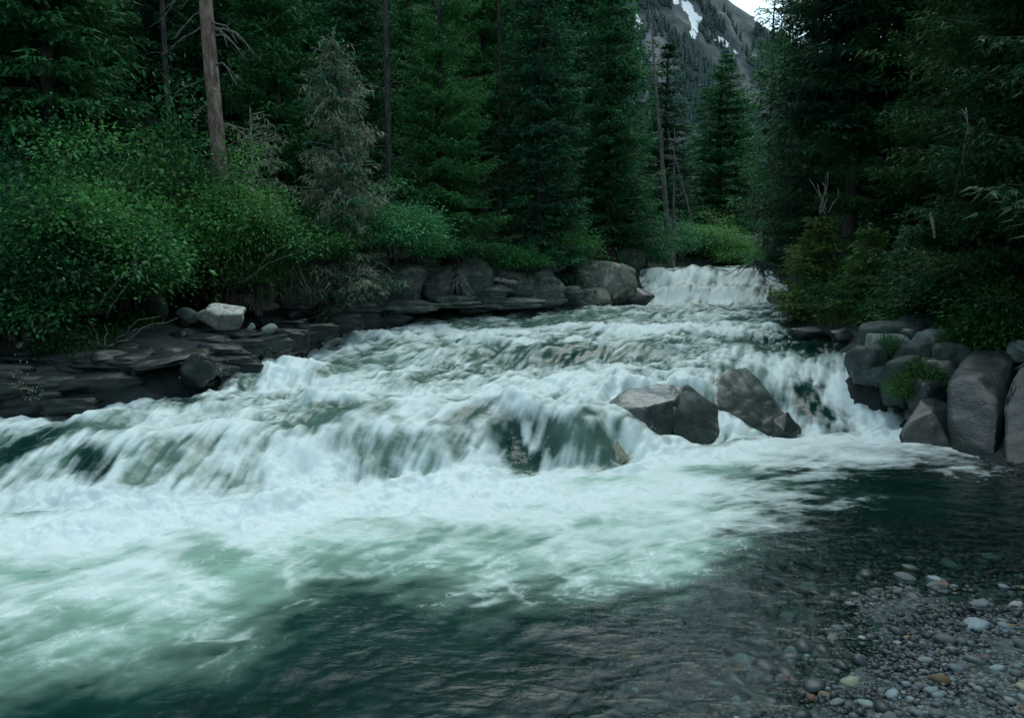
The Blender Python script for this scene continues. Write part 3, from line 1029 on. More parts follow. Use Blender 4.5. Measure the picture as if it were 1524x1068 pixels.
# right bank pile
PILE = [
    ('boulder', 'dark grey flat-backed boulder at the upstream end of the bank pile', 1318, 498, 13.6, 78, 34, M_ROCK_BANK, 61, .7, .2),
    ('boulder', 'blackish round boulder wedged behind the pale dome of the bank pile', 1358, 506, 13.2, 44, 34, M_ROCK_DARK, 62, .9, .6),
    ('boulder', 'pale dome-shaped boulder at the water end of the bank pile', 1320, 519, 12.6, 70, 42, M_ROCK_PALE, 63, .8, .1),
    ('boulder', 'grey boulder lapped by the lip of the fall beside the pile', 1290, 536, 12.3, 54, 48, M_ROCK_BANK, 64, .9, .4),
    ('boulder', 'brownish grey boulder in the middle of the bank pile', 1358, 533, 12.2, 58, 42, M_ROCK_BANK, 65, .9, .9),
    ('boulder', 'low grey rock lying along the foot of the pile against the falling water', 1296, 556, 12.1, 50, 26, M_ROCK_BANK, 66, .6, -.3),
    ('boulder', 'tilted grey slab boulder above the weeds of the bank pile', 1344, 560, 11.8, 52, 58, M_ROCK_BANK, 67, .7, .2),
    ('boulder', 'light grey split boulder on top of the bank pile', 1388, 512, 12.9, 58, 40, M_ROCK_PALE, 68, .8, .5),
    ('boulder', 'mid grey block leaning on the massive dark boulder', 1412, 533, 12.1, 70, 46, M_ROCK_BANK, 69, .7, .1),
    ('boulder', 'pale flat-topped boulder under the shrubs behind the pile', 1440, 509, 13.2, 74, 36, M_ROCK_PALE, 70, .7, .2),
    ('boulder', 'small grey stone filling a gap in the middle of the pile', 1383, 553, 11.9, 40, 40, M_ROCK_BANK, 71, .9, .4),
    ('boulder', 'whitish stone at the edge of the trees above the massive boulder', 1518, 521, 11.6, 34, 26, M_ROCK_PALE, 72, .9, .4),
    ('boulder', 'grey rock half buried under the shaded shrubs', 1462, 470, 14.5, 40, 34, M_ROCK_PALE, 73, .9, .2),
    ('boulder', 'dark stone filling the gap below the tilted slab boulder', 1378, 588, 11.3, 46, 50, M_ROCK_DARK, 74, .9, .4),
]
PILE += [
    ('boulder', 'dark slab stone behind the leafy weeds of the bank pile', 1400, 565, 11.7, 64, 60, M_ROCK_DARK, 76, .9, .7),
    ('boulder', 'dull grey stone bedded at the top of the pile behind the split boulder', 1360, 486, 14.0, 60, 30, M_ROCK_BANK, 77, .8, .3),
    ('boulder', 'dark stone bedded in soil above the mid grey block', 1430, 486, 13.8, 70, 36, M_ROCK_DARK, 78, .8, .5),
    ('boulder', 'dull stone bedded under the shrubs farthest from the water', 1480, 500, 12.9, 60, 40, M_ROCK_DARK, 79, .8, .1),
]
for nm, lab, px, py, d_, w_, h_, mt, sd, dep, rz in PILE:
    boulder(nm, lab, 'boulder', px, py, d_, w_ * 1.12, h_ * 1.15, mt, sd, dep, rz, group='boulders piled on the bank', planes=12, boxy=.5, amp=.06, soft=34.0)
hull_thing('wedge_boulder', 'black wedge-shaped boulder standing at the pool edge under the pile', 'boulder',
           [(1340, 650, 10.5), (1345, 632, 10.6), (1370, 594, 11.0), (1392, 590, 11.1), (1420, 605, 10.9), (1424, 680, 10.1), (1385, 668, 10.25), (1345, 665, 10.4), (1390, 612, 10.6), (1400, 600, 12), (1360, 640, 11.8)],
           M_ROCK_DARK, bevel=.02, edge=.07, amp=.012, freq=4, seed=17)
hull_thing('massive_boulder', 'massive smooth dark boulder rising from the dark pool', 'boulder',
           [(1404, 570, 10.7), (1425, 535, 11.1), (1446, 518, 11.4), (1500, 520, 11.1), (1512, 535, 10.6), (1488, 600, 9.9), (1482, 690, 9.4), (1420, 690, 9.9), (1408, 640, 10.2), (1450, 560, 10.4), (1440, 600, 12.5), (1510, 540, 12.5)],
           M_ROCK_DARK, bevel=.10, edge=.08, amp=.018, freq=2.2, seed=19)
hull_thing('massive_boulder', 'dark boulder behind a deep crack, cut by the edge of the trees', 'boulder',
           [(1492, 600, 9.95), (1516, 538, 10.3), (1560, 528, 10.2), (1620, 560, 9.8), (1640, 700, 8.9), (1560, 720, 8.7), (1490, 700, 9.2), (1530, 560, 12), (1620, 560, 12)],
           M_ROCK_DARK, bevel=.10, edge=.09, amp=.018, freq=2.2, seed=20)
boulder('shelf_rock', 'low flat black rock awash by the shrubby bank', 'rock', 1205, 489, 16.3, 72, 13, M_ROCK_DARK, 81, .5, .1, sink=1.0, group='rocks awash by the bank')
boulder('shelf_rock', 'small low black rock awash nearer the boulder pile', 'rock', 1252, 494, 15.2, 40, 11, M_ROCK_DARK, 82, .6, .1, sink=1.0, group='rocks awash by the bank')
boulder('cascade_rock', 'dark undercut rock at the foot of the upper cascade', 'rock', 1178, 446, 25.5, 70, 24, M_ROCK_CLIFF, 83, .7, .1, sink=.6)
boulder('cascade_rock', 'grey slab rock beside the grassy bank below the cascade', 'rock', 1205, 438, 24.5, 44, 20, M_ROCK_BANK, 84, .7, .4, sink=.5)
boulder('cascade_rock', 'dark rock at the head of the upper cascade under the leaning spruce', 'rock', 1140, 415, 29.5, 50, 18, M_ROCK_CLIFF, 85, .8, .2, sink=.8)

# left bank
boulder('white_boulder', 'large white weathered boulder on the dark rock shelf', 'boulder', 334, 463, 14.3, 80, 30, M_ROCK_WHITE, 91, .75, .1, planes=14, sub=5, amp=.06, sink=.5, soft=24.0)
boulder('pale_boulder', 'pale grey low boulder right beside the large white one', 'boulder', 281, 466, 14.6, 34, 22, M_ROCK_PALE, 92, .8, .5)
boulder('dark_boulder', 'dark grey squarish boulder in shade under the shrubs', 'boulder', 230, 455, 14.4, 38, 30, M_ROCK_BANK, 93, .9, .2, boxy=.4)
boulder('white_stone', 'small white cracked stone below the large white boulder', 'stone', 400, 489, 13.9, 26, 16, M_ROCK_PALE, 94, .8, .5)
boulder('white_stone', 'tiny pale stone tucked under the end of the white boulder', 'stone', 373, 486, 14.1, 14, 12, M_ROCK_PALE, 95, .8, .1)
boulder('shelf_stone', 'dull grey flat stone lying far along the dark shelf', 'stone', 33, 513, 12.3, 24, 10, M_ROCK_PALE, 96, .8, .1)

shelf = thing('rock_shelf', 'long dark layered rock shelf along the water under the shrubs', 'rock shelf', (0, 0, 0))
_r = random.Random(5)
SLABS = [(-60, 585, 10.2, 190, 40), (40, 570, 10.5, 170, 46), (130, 558, 10.9, 150, 42), (60, 545, 11.2, 190, 36), (190, 545, 11.6, 150, 40), (250, 530, 12.2, 130, 38), (150, 528, 12.0, 170, 34), (40, 525, 11.8, 150, 26),
         (240, 512, 12.8, 150, 26), (330, 512, 12.9, 120, 32), (380, 502, 13.4, 110, 28), (290, 496, 13.6, 140, 24), (430, 492, 14.2, 90, 30), (340, 486, 14.3, 110, 16), (470, 478, 15.6, 80, 28), (420, 474, 15.9, 90, 18), (510, 468, 17.0, 80, 22), (545, 464, 18.0, 60, 18), (580, 462, 19.2, 60, 16), (100, 590, 10.3, 90, 22), (262, 556, 11.7, 120, 34), (350, 528, 12.6, 110, 26), (205, 565, 11.2, 90, 22)]
for i, (px, py, dd, w_, h_) in enumerate(SLABS):
    o = boulder('rock_slab', None, None, px, py + 9, dd, w_ * _r.uniform(.7, 1.0), h_ * _r.uniform(.6, .85), M_ROCK_SHELF, 200 + i, .55, .42 + _r.uniform(-.15, .15), planes=22, sub=5, amp=.10, boxy=.7, sink=.6, tilt=_r.uniform(-.10, .06), strata=.035, soft=30.0)
    o.parent = shelf

_wl = [pz(*q)[:2] for q in [(-60, 601, .6), (0, 592, .63), (100, 580, .68), (230, 571, .72), (330, 546, .78), (430, 511, .82), (480, 491, .85), (590, 470, .9)]]
for i in range(44):
    k = _r.randrange(len(_wl) - 1)
    f_ = _r.random()
    a_, b_ = _wl[k], _wl[k + 1]
    tdir = (b_ - a_) / np.linalg.norm(b_ - a_)
    inn = np.array([-tdir[1], tdir[0]])
    off = _r.uniform(-.1, 2.0 if k < 5 else .9)
    p = a_ + (b_ - a_) * f_ + inn * off
    w_ = _r.uniform(.35, 1.3)
    me = chisel_mesh('rock_slab', (w_, w_ * _r.uniform(.4, .75), _r.uniform(.14, .34)), 700 + i, 18, 4, .12, soft=34.0, boxy=.4, strata=.02)
    o = obj('rock_slab', me, M_ROCK_SHELF, shelf, loc=(p[0], p[1], G(p[0], p[1]) + _r.uniform(-.02, .07)))
    o.rotation_euler = (_r.uniform(-.12, .12), _r.uniform(-.12, .12), math.atan2(tdir[1], tdir[0]) + _r.gauss(0, .35))
cliff = thing('rock_cliff', 'low blocky dark rock cliff with roots hanging over it', 'cliff', (0, 0, 0))
BLOCKS = [(445, 432, 18.5, 70, 46), (500, 425, 19.2, 60, 56), (548, 430, 20.0, 56, 50), (600, 420, 20.8, 66, 62), (650, 425, 21.5, 54, 58), (700, 418, 22.2, 64, 74), (738, 405, 23.2, 44, 40), (730, 437, 22.3, 60, 28), (765, 425, 23.2, 44, 46), (800, 426, 23.6, 70, 54), (792, 408, 24.2, 56, 36), (840, 440, 24.5, 50, 28), (670, 447, 20.9, 80, 16), (600, 452, 19.8, 90, 16), (530, 455, 18.8, 80, 16), (625, 395, 21.8, 60, 40), (555, 398, 21.0, 60, 40), (760, 448, 22.4, 90, 14)]
for i, (px, py, dd, w_, h_) in enumerate(BLOCKS):
    o = boulder('rock_block', None, None, px, py, dd, w_, h_, M_ROCK_CLIFF, 300 + i, .9, .2 + _r.uniform(-.3, .3), planes=12, sub=5, amp=.09, boxy=.8, sink=.25, strata=.10)
    o.parent = cliff
boulder('lichen_boulder', 'big lichen-blotched boulder shouldering into the upper cascade', 'boulder', 893, 417, 26.5, 118, 62, M_ROCK_LICHEN, 400, .8, .1, planes=9, sub=5, amp=.06, boxy=.45)
boulder('lichen_boulder', 'lower dark block at the foot of the lichen-blotched boulder', 'rock', 868, 440, 25.4, 90, 26, M_ROCK_LICHEN, 401, .6, .1, boxy=.5, sink=.6)
boulder('wet_rock', 'black wet rock below the lichen-blotched boulder at the white chute', 'rock', 945, 437, 26.3, 60, 28, M_ROCK_DARK, 402, .7, -.2, sink=.5)
boulder('wet_rock', 'black rock under shrubs on top of the cascade edge', 'rock', 938, 385, 31, 60, 34, M_ROCK_CLIFF, 403, .8, .1, sink=.4)


# ------------------------------------------------------------------ conifers
def spray_tris(base, tip, width, rs):
    """slim triangles from base to tip"""
    d = tip - base
    r = rs.normal(size=d.shape) * .45 + np.array([0, 0, 1.0])
    p = np.cross(d, r)
    p /= np.linalg.norm(p, axis=1)[:, None] + 1e-9
    p *= (width / 2)[:, None] if np.ndim(width) else width / 2
    return np.stack([base + p, base - p, tip], 1)


def spruce_crown(seed, H, hb, R, per_m, droop=.3, nlen=.15, nwid=.045, twig_step=.10, sparse=0.0, hang=.35, shape=.75, sector=None, gapf=.042):
    rs = np.random.RandomState(seed)
    out = []
    wood = []
    n = int(per_m * (H - hb))
    hs = hb + (H - hb) * np.sort(rs.rand(n)) ** .95
    gap = gapf * H
    hs = np.clip(np.where(rs.rand(n) < .8, np.round(hs / gap) * gap + rs.normal(size=n) * gap * .13, hs), hb, H - .05)
    lay = rs.uniform(.72, 1.15, 200)
    for h in hs:
        fr_ = (h - hb) / (H - hb)
        Lb = R * (1 - fr_) ** shape * rs.uniform(.62, 1.12) * (0.75 + .25 * min(1, fr_ * 6)) + .12
        Lb *= lay[int(round(h / gap)) % 200]
        if rs.rand() < sparse:
            continue
        az = rs.uniform(0, 2 * math.pi) if sector is None else rs.normal(sector, .9)
        dirv = np.array([math.cos(az), math.sin(az), 0])
        side = np.array([-dirv[1], dirv[0], 0])
        up0 = .25 * fr_ - droop * (1 - fr_) * rs.uniform(.6, 1.3)
        nt_ = max(3, int(Lb / twig_step))
        t = np.linspace(.10, 1, nt_)

        def bp_(tt):
            zz = Lb * (up0 * tt + (.22 - .10 * fr_) * tt ** 2 * rs0)
            return np.array([0, 0, h])[None] + dirv[None] * (Lb * tt)[:, None] + side[None] * (Lb * bend * tt ** 2)[:, None] + np.array([0, 0, 1.0])[None] * zz[:, None]
        rs0 = rs.uniform(.5, 1.3)
        bend = rs.normal() * .12
        wood.append((bp_(np.linspace(0, 1, 4)), [.012 + .012 * Lb, .010 + .008 * Lb, .012, .004]))
        for sg in (-1, 1):
            tt = np.clip(t + rs.uniform(-.5, .5, nt_) / nt_, .06, 1)
            b = bp_(tt)
            l = (.48 * Lb * (1 - tt) ** .8 * np.minimum(1, tt * 3 + .2) + .14) * rs.uniform(.55, 1.15, nt_)
            td = dirv[None] * rs.uniform(.45, .85, nt_)[:, None] + side[None] * sg * rs.uniform(.6, 1.0, nt_)[:, None]
            td[:, 2] = -hang * rs.uniform(.2, 1.3, nt_)
            td /= np.linalg.norm(td, axis=1)[:, None]
            m_ = np.maximum(2, (l / (nlen * .55)).astype(int))
            idx = np.repeat(np.arange(nt_), m_)
            s = rs.rand(len(idx))
            bb = b[idx] + td[idx] * (l[idx] * s)[:, None]
            bb[:, 2] -= .18 * (l[idx] * s) ** 2
            nd_ = td[idx] * .7 + rs.normal(size=(len(idx), 3)) * np.array([.45, .45, .25])
            nd_[:, 2] -= .12
            nd_ /= np.linalg.norm(nd_, axis=1)[:, None]
            ln = nlen * rs.uniform(.7, 1.4, len(idx))
            out.append(spray_tris(bb, bb + nd_ * ln[:, None], nwid * rs.uniform(.7, 1.3, len(idx)), rs))
    # leader
    k = 14
    hh = H - rs.rand(k) * .8
    bb = np.stack([np.zeros(k), np.zeros(k), hh], -1)
    nd_ = rs.normal(size=(k, 3)) * np.array([.7, .7, .2]) + np.array([0, 0, .6])
    out.append(spray_tris(bb, bb + nd_ * .2, nwid, rs))
    T = np.concatenate(out)
    return T, wood


def tri_mesh(name, T):
    n = len(T)
    return mesh_from(name, T.reshape(-1, 3), np.arange(n * 3).reshape(n, 3), smooth=False)


def trunk_mesh(name, H, r0, seed, lean=0.0, sides=12, extra=(), top=.15):
    rs = np.random.RandomState(seed)
    k = 14
    z = np.linspace(-.6, H, k)
    w = np.cumsum(rs.normal(size=(k, 2)) * .02 * H / k, axis=0)
    path = np.stack([w[:, 0] + lean * np.maximum(z, 0), w[:, 1], z], -1)
    f_ = np.clip(z / H, 0, 1)
    rad = r0 * ((1 - f_) ** .8 * (1 - top) + top * (1 - f_)) + .01 + r0 * .35 * np.exp(-np.maximum(z, 0) / .5)
    V, Fc = join_tubes([(path, rad)] + list(extra), sides)
    return mesh_from(name, V, Fc)


PROTO = {}


def make_proto(key, H, hb, R, per_m, r0, seed, mat, bark=None, **kw):
    T, wood = spruce_crown(seed, H, hb, R, per_m, **kw)
    rs = np.random.RandomState(seed + 99)
    wsel = [w for w in wood if rs.rand() < .5]
    V, Fc = join_tubes(wsel, 4)
    tm = trunk_mesh('spruce_trunk', H, r0, seed)
    tm.materials.append(bark or M_BARK)
    cm = tri_mesh('spruce_crown', T)
    cm.materials.append(mat)
    bm_ = mesh_from('spruce_branches', V, Fc)
    bm_.materials.append(bark or M_BARK)
    PROTO[key] = (tm, cm, bm_, H)


make_proto('full', 15, .5, 2.7, 27, .17, 1, M_NEEDLE, shape=.7, nlen=.19, nwid=.07)
make_proto('full2', 17, .8, 2.5, 25, .18, 2, M_NEEDLE, shape=.62, droop=.4, nlen=.19, nwid=.07)
make_proto('bare', 18, 4.5, 2.6, 25, .2, 3, M_NEEDLE, shape=.6, droop=.4, nlen=.2, nwid=.075)
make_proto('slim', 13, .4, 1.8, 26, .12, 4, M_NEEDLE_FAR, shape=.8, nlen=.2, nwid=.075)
make_proto('sweep', 14, .6, 3.2, 21, .2, 5, M_NEEDLE, shape=.6, droop=.26, hang=.4, nlen=.12, nwid=.038, twig_step=.08, gapf=.06)
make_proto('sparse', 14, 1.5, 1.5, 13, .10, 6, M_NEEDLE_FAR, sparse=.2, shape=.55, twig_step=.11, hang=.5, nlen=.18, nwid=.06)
make_proto('young', 3.2, .05, 1.25, 44, .05, 7, M_FIR, shape=.7, nlen=.12, nwid=.045, twig_step=.07, droop=.15)
make_proto('fine', 14, .4, 2.8, 27, .2, 8, M_NEEDLE, shape=.6, nlen=.11, nwid=.036, twig_step=.075, droop=.34, hang=.38, gapf=.055)


def tree(key, x, y, H, label, rotz=None, group=None, lean=(0, 0), name='spruce_tree', z=None, widen=1.0, tint=None):
    tm, cm, bm_, H0 = PROTO[key]
    s = H / H0
    rz = _r.uniform(0, 6.28) if rotz is None else rotz
    zz = G(x, y) if z is None else z
    t = thing(name, label, 'tree', (x, y, zz - .05), (lean[0], lean[1], rz), (s * widen, s * widen, s), group)
    obj('trunk', tm, None, t)
    c = obj('crown', cm, None, t)
    if tint is not None:
        c.material_slots[0].link = 'OBJECT'
        c.material_slots[0].material = tint
    obj('branches', bm_, None, t)['kind'] = 'stuff'
    return t


def at_px(px, dist):
    return (px - CX) / F * dist, dist


def top_height(px, row, dist, base):
    return pd(px, row, dist)[2] - base


# named trees
def hero(key, px, dist, toprow, label, **kw):
    x, y = at_px(px, dist)
    zb = G(x, y)
    H = kw.pop('H', None) or top_height(px, toprow, dist, zb)
    return tree(key, x, y, H, label, **kw)


hero('fine', 662, 22.5, -140, 'dense dark spruce with skirts down to the cliff, beside the bright alder', rotz=.4)
hero('full2', 800, 25, -160, 'broad layered spruce standing right over the low cliff', rotz=2.1, widen=1.15)
hero('full', 905, 30.5, -75, 'tall full spruce closing the forest wall at the mountain gap', rotz=3.3, widen=1.2)
hero('slim', 986, 44, 58, 'pointed slender spruce alone in front of the grey scree', rotz=1.0, widen=1.7)
hero('full', 1070, 50, 80, 'broad-topped spruce in the middle of the valley gap', rotz=4.0, widen=1.75)
hero('slim', 1042, 60, 125, 'smaller bluish spruce deep in the valley gap', rotz=5.0, widen=1.6)
hero('sparse', 1136, 42, -40, 'thin-topped spruce whose bare twigs stand against the sky', rotz=.9, widen=1.4)
hero('sparse', 1160, 40, -10, 'ragged spruce just beyond the thin-topped one, at the sky edge', rotz=2.4, widen=1.1)
hero('sweep', 1195, 32, -120, 'sweeping spruce leaning its boughs over the upper cascade', rotz=.3, widen=1.1)
hero('bare', 1258, 21.5, -600, 'big spruce with a dark bare lower trunk and boughs reaching over the bank', rotz=1.9, H=17, tint=M_NEEDLE_SHADED)
hero('sweep', 1222, 26.0, -300, 'dark wide-boughed spruce closing in behind the bare lower trunk', rotz=2.9, H=14, tint=M_NEEDLE_SHADED)
hero('fine', 1335, 21.0, -600, 'dark drooping spruce between the bare lower trunk and the boulder pile', rotz=1.4, H=14, tint=M_NEEDLE_SHADED)
hero('fine', 1430, 17.5, -600, 'dark drooping spruce behind the boulder pile', rotz=3.9, H=14, widen=.85, tint=M_NEEDLE_SHADED)
hero('sweep', 1510, 14.5, -600, 'nearly black spruce overhanging the massive boulder', rotz=5.2, H=15, tint=M_NEEDLE_SHADED)
hero('fine', 1580, 12.5, -600, 'nearly black spruce at the very edge of the dark pool', rotz=.7, H=14, tint=M_NEEDLE_SHADED)
hero('young', 1212, 19.6, 318, 'bright yellow-green young fir spreading over the grassy bank', rotz=.2, name='fir_tree', widen=1.3)
hero('young', 1290, 17.0, 335, 'young fir with yellow-green sprays under the big bare-trunked spruce', rotz=2.2, name='fir_tree', widen=1.2)
hero('young', 1350, 15.6, 330, 'young fir in deeper shade behind the boulder pile', rotz=4.2, name='fir_tree', tint=M_NEEDLE_FAR, widen=1.1)
hero('young', 1150, 30, 345, 'dull low fir at the water by the cascade root tangle', rotz=1.2, name='fir_tree', tint=M_NEEDLE_FAR, widen=1.1)
hero('full', 420, 23, -260, 'dark spruce in the forest just behind the half-dead one', rotz=.2)
hero('full2', 540, 25, -260, 'dark spruce behind the half-dead one, by the thin grey trunk', rotz=1.2)
hero('bare', 720, 27, -260, 'black-trunked spruce between the two dense cliff spruces', rotz=1.2)

# the pine with the bare red trunk
x, y = at_px(350, 17)
zb = G(x, y)
t = thing('pine_tree', 'tall pine with a bare reddish scaly trunk rising out of the shrubs', 'tree', (x, y, zb - .05), (0, 0, 0))
rs = np.random.RandomState(12)
dead = []
for k in range(16):
    h = rs.uniform(2.4, 8)
    az = rs.uniform(-.9, .7) if k % 2 else rs.uniform(2.4, 3.9)
    l = rs.uniform(.5, 1.5)
    tt = np.linspace(0, 1, 6)
    path = np.stack([-.045 * h + np.cos(az) * l * tt, np.sin(az) * l * tt - .3 * tt, h + l * (.1 * tt - .75 * tt ** 2) + .05 * np.sin(tt * 7 + k)], -1)
    dead.append((path, np.linspace(.022, .005, 6)))
    for q in range(3):
        p0 = path[2 + q]
        p1 = p0 + np.array([np.cos(az + 1), np.sin(az + 1) * .5, -.8]) * rs.uniform(.15, .4)
        dead.append((np.stack([p0, (p0 + p1) / 2 + rs.normal(size=3) * .03, p1]), [.008, .006, .003]))
tm = trunk_mesh('pine_trunk', 19, .175, 4, lean=-.045, sides=16)
obj('trunk', tm, M_BARK_RED, t)
V, Fc = join_tubes(dead, 5)
obj('dead_branch', mesh_from('dead_branches', V, Fc), M_BARK_GREY, t)
T, wood = spruce_crown(77, 19.5, 9, 2.6, 14, shape=.5)
T[..., 0] -= .045 * T[..., 2]
obj('crown', tri_mesh('pine_crown', T), M_NEEDLE, t)

# half-dead spruce with tan drooping boughs
x, y = at_px(508, 18.5)
zb = G(x, y)
t = thing('half_dead_spruce', 'half-dead spruce hung with tan lichened drooping boughs', 'tree', (x, y, zb - .05))
obj('trunk', trunk_mesh('half_dead_trunk', 6.9, .12, 14), M_BARK_GREY, t)
T, w1 = spruce_crown(21, 6.9, .8, 1.35, 22, droop=.5, nlen=.14, nwid=.045, hang=.7, shape=.6, sparse=.2)
obj('crown', tri_mesh('half_dead_crown', T), M_NEEDLE_FAR, t)
T, w2 = spruce_crown(22, 6.7, .3, 1.5, 22, droop=.62, nlen=.15, nwid=.03, twig_step=.075, hang=1.2, shape=.6)
obj('dead_boughs', tri_mesh('dead_boughs', T), M_DEADNEEDLE, t)
V, Fc = join_tubes(w1 + w2, 4)
obj('branches', mesh_from('half_dead_branches', V, Fc), M_BARK_GREY, t)['kind'] = 'stuff'
# its lower dead companion by the red pine
x, y = at_px(385, 17.3)
zb = G(x, y)
t = thing('dead_sapling', 'dead tan sapling with hanging lichened twigs beside the red pine trunk', 'tree', (x, y, zb - .05))
obj('trunk', trunk_mesh('sapling_trunk', 4.4, .06, 15), M_BARK_GREY, t)
T, w2 = spruce_crown(25, 4.3, .6, 1.3, 20, droop=.5, nlen=.15, nwid=.026, twig_step=.09, hang=.9, shape=.5)
obj('dead_boughs', tri_mesh('sapling_boughs', T), M_DEADNEEDLE, t)
V, Fc = join_tubes(w2, 4)
obj('branches', mesh_from('sapling_branches', V, Fc), M_BARK_GREY, t)['kind'] = 'stuff'


def bare_trunk(px, dist, H, r, lean, label, mat, seed, nbr=10, name='dead_tree', rot=0.0):
    x, y = at_px(px, dist)
    t = thing(name, label, 'tree', (x, y, G(x, y) - .1), (0, 0, rot))
    rs = np.random.RandomState(seed)
    br = []
    for k in range(nbr):
        h = rs.uniform(.25, .95) * H
        az = rs.uniform(0, 6.28)
        l = rs.uniform(.3, 1.2)
        tt = np.linspace(0, 1, 5)
        br.append((np.stack([lean * h + np.cos(az) * l * tt, np.sin(az) * l * tt, h + l * (.25 * tt - .5 * tt ** 2)], -1), np.linspace(r * .16 + .006, .003, 5)))
    obj('trunk', trunk_mesh('bare_trunk', H, r, seed, lean=lean, sides=10), mat, t)
    V, Fc = join_tubes(br, 5)
    obj('branches', mesh_from('bare_branches', V, Fc), mat, t)['kind'] = 'stuff'
    return t


bare_trunk(998, 33, 10.5, .13, -.10, 'leaning grey dead tree with stub branches at the mountain gap', M_BARK_GREY, 31, 26)
bare_trunk(1000, 35, 6.0, .08, -.02, 'short grey snag standing close to the leaning dead tree', M_BARK_GREY, 32, 10)
bare_trunk(1040, 39, 6.0, .07, -.30, 'slanting thin dead stem above the pale willow', M_BARK_GREY, 37, 4)
bare_trunk(586, 21, 16, .105, 0.0, 'thin grey trunk standing between the half-dead spruce and the dense one', M_BARK, 33, 16, name='thin_trunk_tree')
bare_trunk(746, 25.5, 15, .10, .0, 'dark straight trunk between the two dense cliff spruces', M_BARK, 34, 12, name='thin_trunk_tree')
bare_trunk(262, 19, 14, .07, .02, 'thin dark dead trunk deep in the shade behind the shrubs', M_BARK, 36, 14, name='thin_trunk_tree')

# the forest behind: left bank, right bank, up the valley
taken = [(o.location.x, o.location.y) for o in COL.objects if o.get('category') == 'tree']


def fill(n, xr, yr, keys, hr, label, group, mind, cond):
    rs = random.Random(hash(label) % 1000 if False else len(label))
    got = 0
    tries = 0
    cand = []
    while len(cand) < n * 14:
        cand.append((rs.uniform(*xr), rs.uniform(*yr)))
    dd, _ = shore_info(np.array([c[0] for c in cand]), np.array([c[1] for c in cand]))
    zz = ground(np.array([c[0] for c in cand]), np.array([c[1] for c in cand]))
    for (x, y), d, z in zip(cand, dd, zz):
        if got >= n:
            break
        if d < 2.0 or (y > 1 and abs(x / max(y, .1)) > .86 and y > 25):
            continue
        H = rs.uniform(*hr)
        H = cond(x, y, z, H, d)
        if H is None:
            continue
        if any((x - a) ** 2 + (y - b) ** 2 < mind ** 2 for a, b in taken):
            continue
        taken.append((x, y))
        key = rs.choice(keys)
        if 0 < y < 24 and x > 0:
            key, H = rs.choice(['fine', 'sweep']), min(H, 14.5)
        kind_ = {'full': 'full-skirted', 'full2': 'narrow', 'bare': 'bare-stemmed', 'slim': 'slender', 'sweep': 'wide-boughed', 'fine': 'fine-twigged'}[key]
        where_ = ', at its river edge' if d < 6 else (', a few trees in' if d < 13 else ', deep inside')
        tree(key, x, y, H, label.replace('dark spruce', kind_ + ' spruce').replace('bluish far', kind_ + ' far') + ('' if 'far' in label else where_), rotz=rs.uniform(0, 6.28), group=group + (', ' + kind_) + ('' if 'far' in label else where_), z=float(z), widen=rs.uniform(.95, 1.2), tint=M_NEEDLE_SHADED if x > 5 and y < 40 else None, lean=(rs.gauss(0, .015), rs.gauss(0, .015)))
        got += 1


def left_ok(x, y, z, H, d):
    px = CX + F * x / y
    if px > 925:
        return None
    if y < 18 and px > -250:
        return None
    return H


fill(110, (-46, 5), (13, 62), ['full', 'full2', 'bare', 'bare', 'full'], (13, 20), 'dark spruce in the shaded forest behind the shrubs', 'spruces of the shaded forest behind the shrubs', 2.1, left_ok)


def right_ok(x, y, z, H, d):
    px = CX + F * x / max(y, .5)
    if y < 6 and x < 9:
        return None
    if y > 5 and px < 1150:
        return None
    if px < 1190 and y < 38:
        return None
    if y > 5 and px - 2.8 * F / y < 1175:
        H = min(H, pd(px, 75, y)[2] - z)
        if H < 4:
            return None
    return H


fill(84, (6.5, 40), (-14, 62), ['full', 'full2', 'sweep', 'bare'], (12, 19), 'dark spruce in the black woods behind the boulder pile', 'spruces of the black woods behind the boulder pile', 2.2, right_ok)  # unseen part beside and behind the camera added to shade the right side


def valley_ok(x, y, z, H, d):
    px = CX + F * x / y
    if not 900 < px < 1190:
        return None
    row_top = 150 + 60 * math.sin(px * .045) + (y - 60) * .2
    Hm = pd(px, row_top, y)[2] - z
    return min(H, Hm) if Hm > 3 else None


fill(34, (9, 60), (56, 150), ['slim', 'full'], (9, 20), 'bluish far spruce among many alike up the valley gap', 'far spruces up the valley gap', 2.6, valley_ok)
